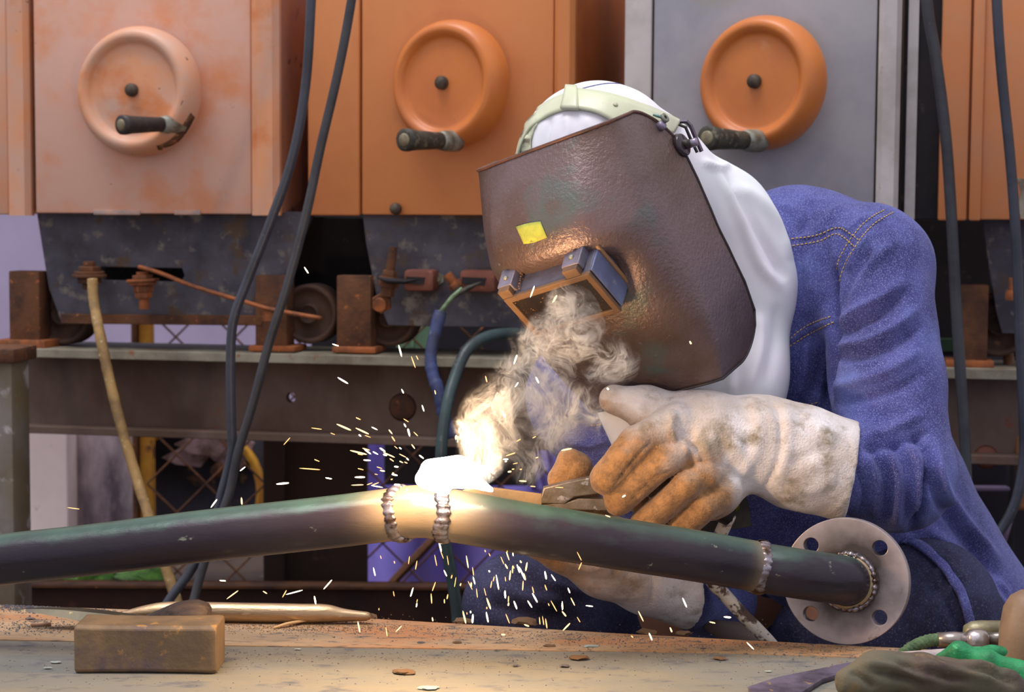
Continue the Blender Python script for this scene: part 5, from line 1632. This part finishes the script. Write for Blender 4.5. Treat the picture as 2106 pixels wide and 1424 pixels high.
link('bracket_arm', tubem(br_, .0028, 4), M('lilac_steel', (96, 84, 98), rough=.35, metal=.4), hel, smooth=False)
br_ = [P(x, y, yb + .006) for x, y in ((1396, 256), (1410, 262), (1420, 285), (1434, 314))]
link('bracket_arm', tubem(br_, .002, 4), GRIPM, hel, smooth=False)
# headband over the cap
BAND = M('pale_green_band', (208, 214, 178), (198, 200, 172), (176, 176, 150), s2=12, s3=60, t3=(.66, .74), rough=.35, bump=.05, coat=.2)
Uq = [(1064, 312), (1068, 278), (1090, 240), (1130, 210), (1168, 194)]
Lq = [(1068, 326), (1080, 290), (1102, 258), (1140, 236), (1172, 228)]
hb2_ = hbv
link('headband', patch(hb2_, Uq, Lq, 30, 5, .0035, .002), BAND, hel)
Uq = [(1168, 190), (1200, 190), (1250, 198), (1310, 216), (1360, 236), (1395, 254)]
Lq = [(1168, 230), (1190, 229), (1230, 238), (1262, 256), (1285, 276), (1380, 276)]
link('headband', patch(hb2_, Uq, Lq, 40, 7, .006, .0025), BAND, hel)
link('band_buckle', patch(hb2_, [(1168, 186), (1190, 188)], [(1158, 231), (1192, 232)], 6, 8, .009, .004, 0), BAND, hel)
p5, n5 = hit(hb2_, 1264, 222, .0065)
link('band_rivet', lathem([(0, .0012), (.0028, .001), (.0032, 0), (0, 0)], p5, n5, 14), M('rivet_cream', (190, 186, 160), rough=.4), hel)
# ================================================================ foreground right clutter
def gp_(x, y, z=0): return G(x, y, z)
GRN = M('green_nylon', (36, 140, 84), (24, 96, 60), (60, 170, 110), s2=30, s3=60, rough=.6, bump=.4, bs=90)
# rag / leather in front
Y0 = 1.86
V, Fc = blob(chain([(1745, 1424, 1.83, 34), (1800, 1410, 1.84, 36), (1900, 1412, 1.84, 36), (2000, 1420, 1.84, 34), (2080, 1440, 1.84, 30)], .02) + chain([(1790, 1400, 1.86, 22), (1960, 1398, 1.87, 26)], .02), .004, .02)
V = smoothV(V, Fc, 2)
V = V + vnormals(V, Fc) * (vnoise(V, 55, 2) * .005)[:, None]
V = folds(V, Fc, [([(1760, 1385), (1850, 1400), (1950, 1424)], 9, .007), ([(1790, 1400), (1860, 1418), (1900, 1440)], 8, -.008), ([(1880, 1385), (1960, 1400), (2060, 1424)], 9, .006), ([(1840, 1385), (1900, 1408), (1990, 1424)], 7, -.008),
                  ([(1980, 1390), (2040, 1408), (2090, 1430)], 7, -.007), ([(1745, 1400), (1780, 1424), (1800, 1440)], 7, -.006), ([(1990, 1385), (2050, 1400), (2100, 1420)], 7, .006)])
V[:, 2] += .001 - V[:, 2].min()
tag(link('leather_rag', pyme(V, Fc), M('grimy_leather', (88, 84, 68), (70, 54, 50), (128, 102, 62), s2=12, s3=24, t3=(.58, .7), rough=.8, bump=.3, bs=80)), 'crumpled grimy grey-brown leather rag in the front right corner', 'rag')
# metal scraps
sc1 = [G(x, y) for x, y in ((1540, 1424), (1600, 1404), (1680, 1388), (1735, 1376), (1760, 1372), (1740, 1392), (1690, 1408), (1640, 1440), (1560, 1460))]
tag(sharp(link('metal_offcut', polym([Vector((p.x, p.y, .0015 + max(0, (1424 - y)) * .00025)) for p, y in zip(sc1, (1424, 1404, 1388, 1376, 1372, 1392, 1408, 1440, 1460))][:], Vector((0, 0, .004)), .0008), M('violet_scale_steel', (112, 104, 124), (78, 70, 84), (160, 136, 90), s2=20, s3=50, rough=.45, metal=.4, bump=.4))), 'bent dark violet steel offcut at the front edge beside the rag', 'scrap')
# pale rod
a, b = G(1820, 1372), G(2030, 1356)
tag(link('pale_rod', tubem([a + Vector((0, 0, .008)), b + Vector((0, 0, .008))], .008, 16), M('pale_lilac_tube', (186, 172, 170), (150, 140, 140), s2=14, rough=.5)), 'pale lilac tube lying behind the leather rag', 'rod')
# rope with clamp
R0 = [(1850, 1354), (1868, 1338), (1888, 1326), (1912, 1318), (1932, 1316)]
yR = G(1850, 1354).y
pts = [tuple(P(x, y, yR + .01)) for x, y in R0]
S = [Vector(p) for p in spline(pts, 8)]
rope = empty('green_rope', S[0], 0, 'frayed green rope end crimped to a steel clamp at right', 'rope')
for k in range(3):
    A = []
    for i, p in enumerate(S):
        t = (S[min(i + 1, len(S) - 1)] - S[max(i - 1, 0)]).normalized()
        x = t.cross(Vector((0, 1, 0))).normalized(); y = t.cross(x)
        th = i * .75 + k * 2.094
        A.append(p + (x * math.cos(th) + y * math.sin(th)) * .0038)
    link('strand', tubem(A, .0042, 8), M('rope_green%d' % k, (84, 108, 76), (60, 84, 60), (120, 136, 96), s2=60, s3=120, rough=.9, bump=.5, bs=200), rope)
Yc = yR + .01
ch = empty('cable_clamp', P(1990, 1316, Yc), 0, 'steel cable connector with rounded pale body lying at right edge', 'clamp')
SIL = M('dull_silver', (156, 148, 142), (112, 104, 88), (196, 190, 196), s2=20, s3=40, rough=.3, metal=.7, bump=.1)
link('crimp_sleeve', tubem([P(1928, 1317, Yc), P(1962, 1316, Yc), P(1985, 1316, Yc)], [.0098, .0105, .0095], 16, flat=.9), SIL, ch)
link('swivel_barrel', lathem([(0, 0), (.007, .001), (.011, .004), (.0125, .010), (.0125, .018), (.011, .024), (.007, .027), (0, .028)], P(1985, 1316, Yc - .004), RT, 24), SIL, ch)
link('shank', tubem([P(2030, 1314, Yc), P(2085, 1312, Yc)], .007, 14), SIL, ch)
link('upper_body', lathem([(0, 0), (.008, .002), (.0125, .010), (.0135, .02), (.0135, .07), (0, .07)], P(1980, 1300, Yc + .025), RT, 24), M('olive_pale_brass', (146, 142, 112), (110, 104, 80), s2=20, rough=.4, metal=.4), ch)
tag(link('tan_ball', lathem([(0, .062), (.012, .060), (.022, .052), (.028, .038), (.029, .01), (.026, -.02), (.020, -.045), (0, -.048)], P(2104, 1322, Yc - .03), (.12, 0, 1), 32), M('tan_knob', (140, 116, 92), (112, 90, 70), s2=10, rough=.5)), 'rounded tan brown knob cut off by the right edge', 'knob')
V, Fc = blob(chain([(1930, 1360, 1.93, 10), (1975, 1348, 1.92, 18), (2030, 1366, 1.91, 20), (2110, 1392, 1.90, 26)], .012) + chain([(1975, 1348, 1.94, 14), (2060, 1348, 1.95, 12)], .01), .003, .01)
V = V + vnormals(V, Fc) * (vnoise(V, 90, 2) * .0035)[:, None]
V[:, 2] = V[:, 2] + .002 - min(V[:, 2].min(), .002)
tag(link('green_cloth', pyme(V, Fc), GRN), 'crumpled bright green cloth strip between clamp and leather rag', 'cloth')

# ================================================================ smoke
SMK = [(945, 965, 1.95, 50), (985, 920, 1.98, 80), (1015, 860, 2.0, 88), (1050, 800, 2.03, 92), (1100, 740, 2.04, 95), (1165, 690, 2.03, 82), (1170, 640, 2.01, 62), (1120, 850, 2.06, 95), (1245, 740, 2.05, 75), (1080, 950, 2.04, 58), (1200, 850, 2.05, 75), (945, 875, 2.02, 36)]
V, Fc = blob([('c', c(x, y, Y), c(x + 1, y, Y), PX(r, Y), PX(r, Y)) for x, y, Y, r in SMK], .012, .02)
sm = link('smoke_plume', pyme(V, Fc), None, None)
tag(sm, 'pale wispy smoke rising from the arc to the helmet window', 'smoke', kind='stuff')
m = bpy.data.materials.new('arc_smoke'); m.use_nodes = True
n = m.node_tree.nodes; l = m.node_tree.links
n.clear()
out = n.new('ShaderNodeOutputMaterial'); pv = n.new('ShaderNodeVolumePrincipled')
l.new(pv.outputs[0], out.inputs['Volume'])
pv.inputs['Color'].default_value = (.97, .97, .97, 1); pv.inputs['Anisotropy'].default_value = .1
tcn = n.new('ShaderNodeTexCoord')
# domain warp
wn = n.new('ShaderNodeTexNoise'); wn.inputs['Scale'].default_value = 13; wn.inputs['Detail'].default_value = 2
l.new(tcn.outputs['Object'], wn.inputs['Vector'])
ws = n.new('ShaderNodeVectorMath'); ws.operation = 'MULTIPLY_ADD'; ws.inputs[1].default_value = (.10, .10, .10); ws.inputs[2].default_value = (-.05, -.05, -.05)
l.new(wn.outputs['Color'], ws.inputs[0])
wa = n.new('ShaderNodeVectorMath'); wa.operation = 'ADD'
l.new(tcn.outputs['Object'], wa.inputs[0]); l.new(ws.outputs[0], wa.inputs[1])
mask = None
for x, y, Y, r in SMK:
    d = n.new('ShaderNodeVectorMath'); d.operation = 'DISTANCE'; d.inputs[1].default_value = c(x, y, Y)
    l.new(wa.outputs[0], d.inputs[0])
    mr = n.new('ShaderNodeMapRange'); mr.inputs[4].default_value = .45 if y < 720 else (.7 if x > 1190 else 1.0); mr.interpolation_type = 'SMOOTHSTEP'; mr.inputs[1].default_value = PX(r, Y) * 1.0; mr.inputs[2].default_value = PX(r, Y) * .25
    l.new(d.outputs['Value'], mr.inputs[0])
    if mask is None: mask = mr.outputs[0]
    else:
        mx = n.new('ShaderNodeMath'); mx.operation = 'MAXIMUM'
        l.new(mask, mx.inputs[0]); l.new(mr.outputs[0], mx.inputs[1]); mask = mx.outputs[0]
wn2 = n.new('ShaderNodeTexNoise'); wn2.inputs['Scale'].default_value = 40; wn2.inputs['Detail'].default_value = 4; wn2.inputs['Roughness'].default_value = .55; wn2.inputs['Distortion'].default_value = 2.2
mp = n.new('ShaderNodeMapping'); mp.inputs['Scale'].default_value = (1, .35, .75); mp.inputs['Rotation'].default_value = (0, -.6, 0)
l.new(wa.outputs[0], mp.inputs[0]); l.new(mp.outputs[0], wn2.inputs['Vector'])
a1 = n.new('ShaderNodeMath'); a1.operation = 'SUBTRACT'; a1.inputs[1].default_value = .5; l.new(wn2.outputs[0], a1.inputs[0])
a2 = n.new('ShaderNodeMath'); a2.operation = 'ABSOLUTE'; l.new(a1.outputs[0], a2.inputs[0])
rid = n.new('ShaderNodeMapRange'); rid.inputs[1].default_value = .055; rid.inputs[2].default_value = .0; rid.inputs[3].default_value = .05; rid.inputs[4].default_value = 1.0
l.new(a2.outputs[0], rid.inputs[0])
bn = n.new('ShaderNodeTexNoise'); bn.inputs['Scale'].default_value = 17; bn.inputs['Detail'].default_value = 3
l.new(wa.outputs[0], bn.inputs['Vector'])
br2 = n.new('ShaderNodeMapRange'); br2.inputs[1].default_value = .40; br2.inputs[2].default_value = .62
l.new(bn.outputs[0], br2.inputs[0])
m1 = n.new('ShaderNodeMath'); m1.operation = 'MULTIPLY'; l.new(rid.outputs[0], m1.inputs[0]); l.new(br2.outputs[0], m1.inputs[1])
m2 = n.new('ShaderNodeMath'); m2.operation = 'MULTIPLY'; l.new(m1.outputs[0], m2.inputs[0]); l.new(mask, m2.inputs[1])
m3 = n.new('ShaderNodeMath'); m3.operation = 'MULTIPLY'; m3.inputs[1].default_value = 120; l.new(m2.outputs[0], m3.inputs[0])
l.new(m3.outputs[0], pv.inputs['Density'])
sm.data.materials.append(m)
SC.cycles.volume_step_rate = .35
SC.cycles.volume_max_steps = 256
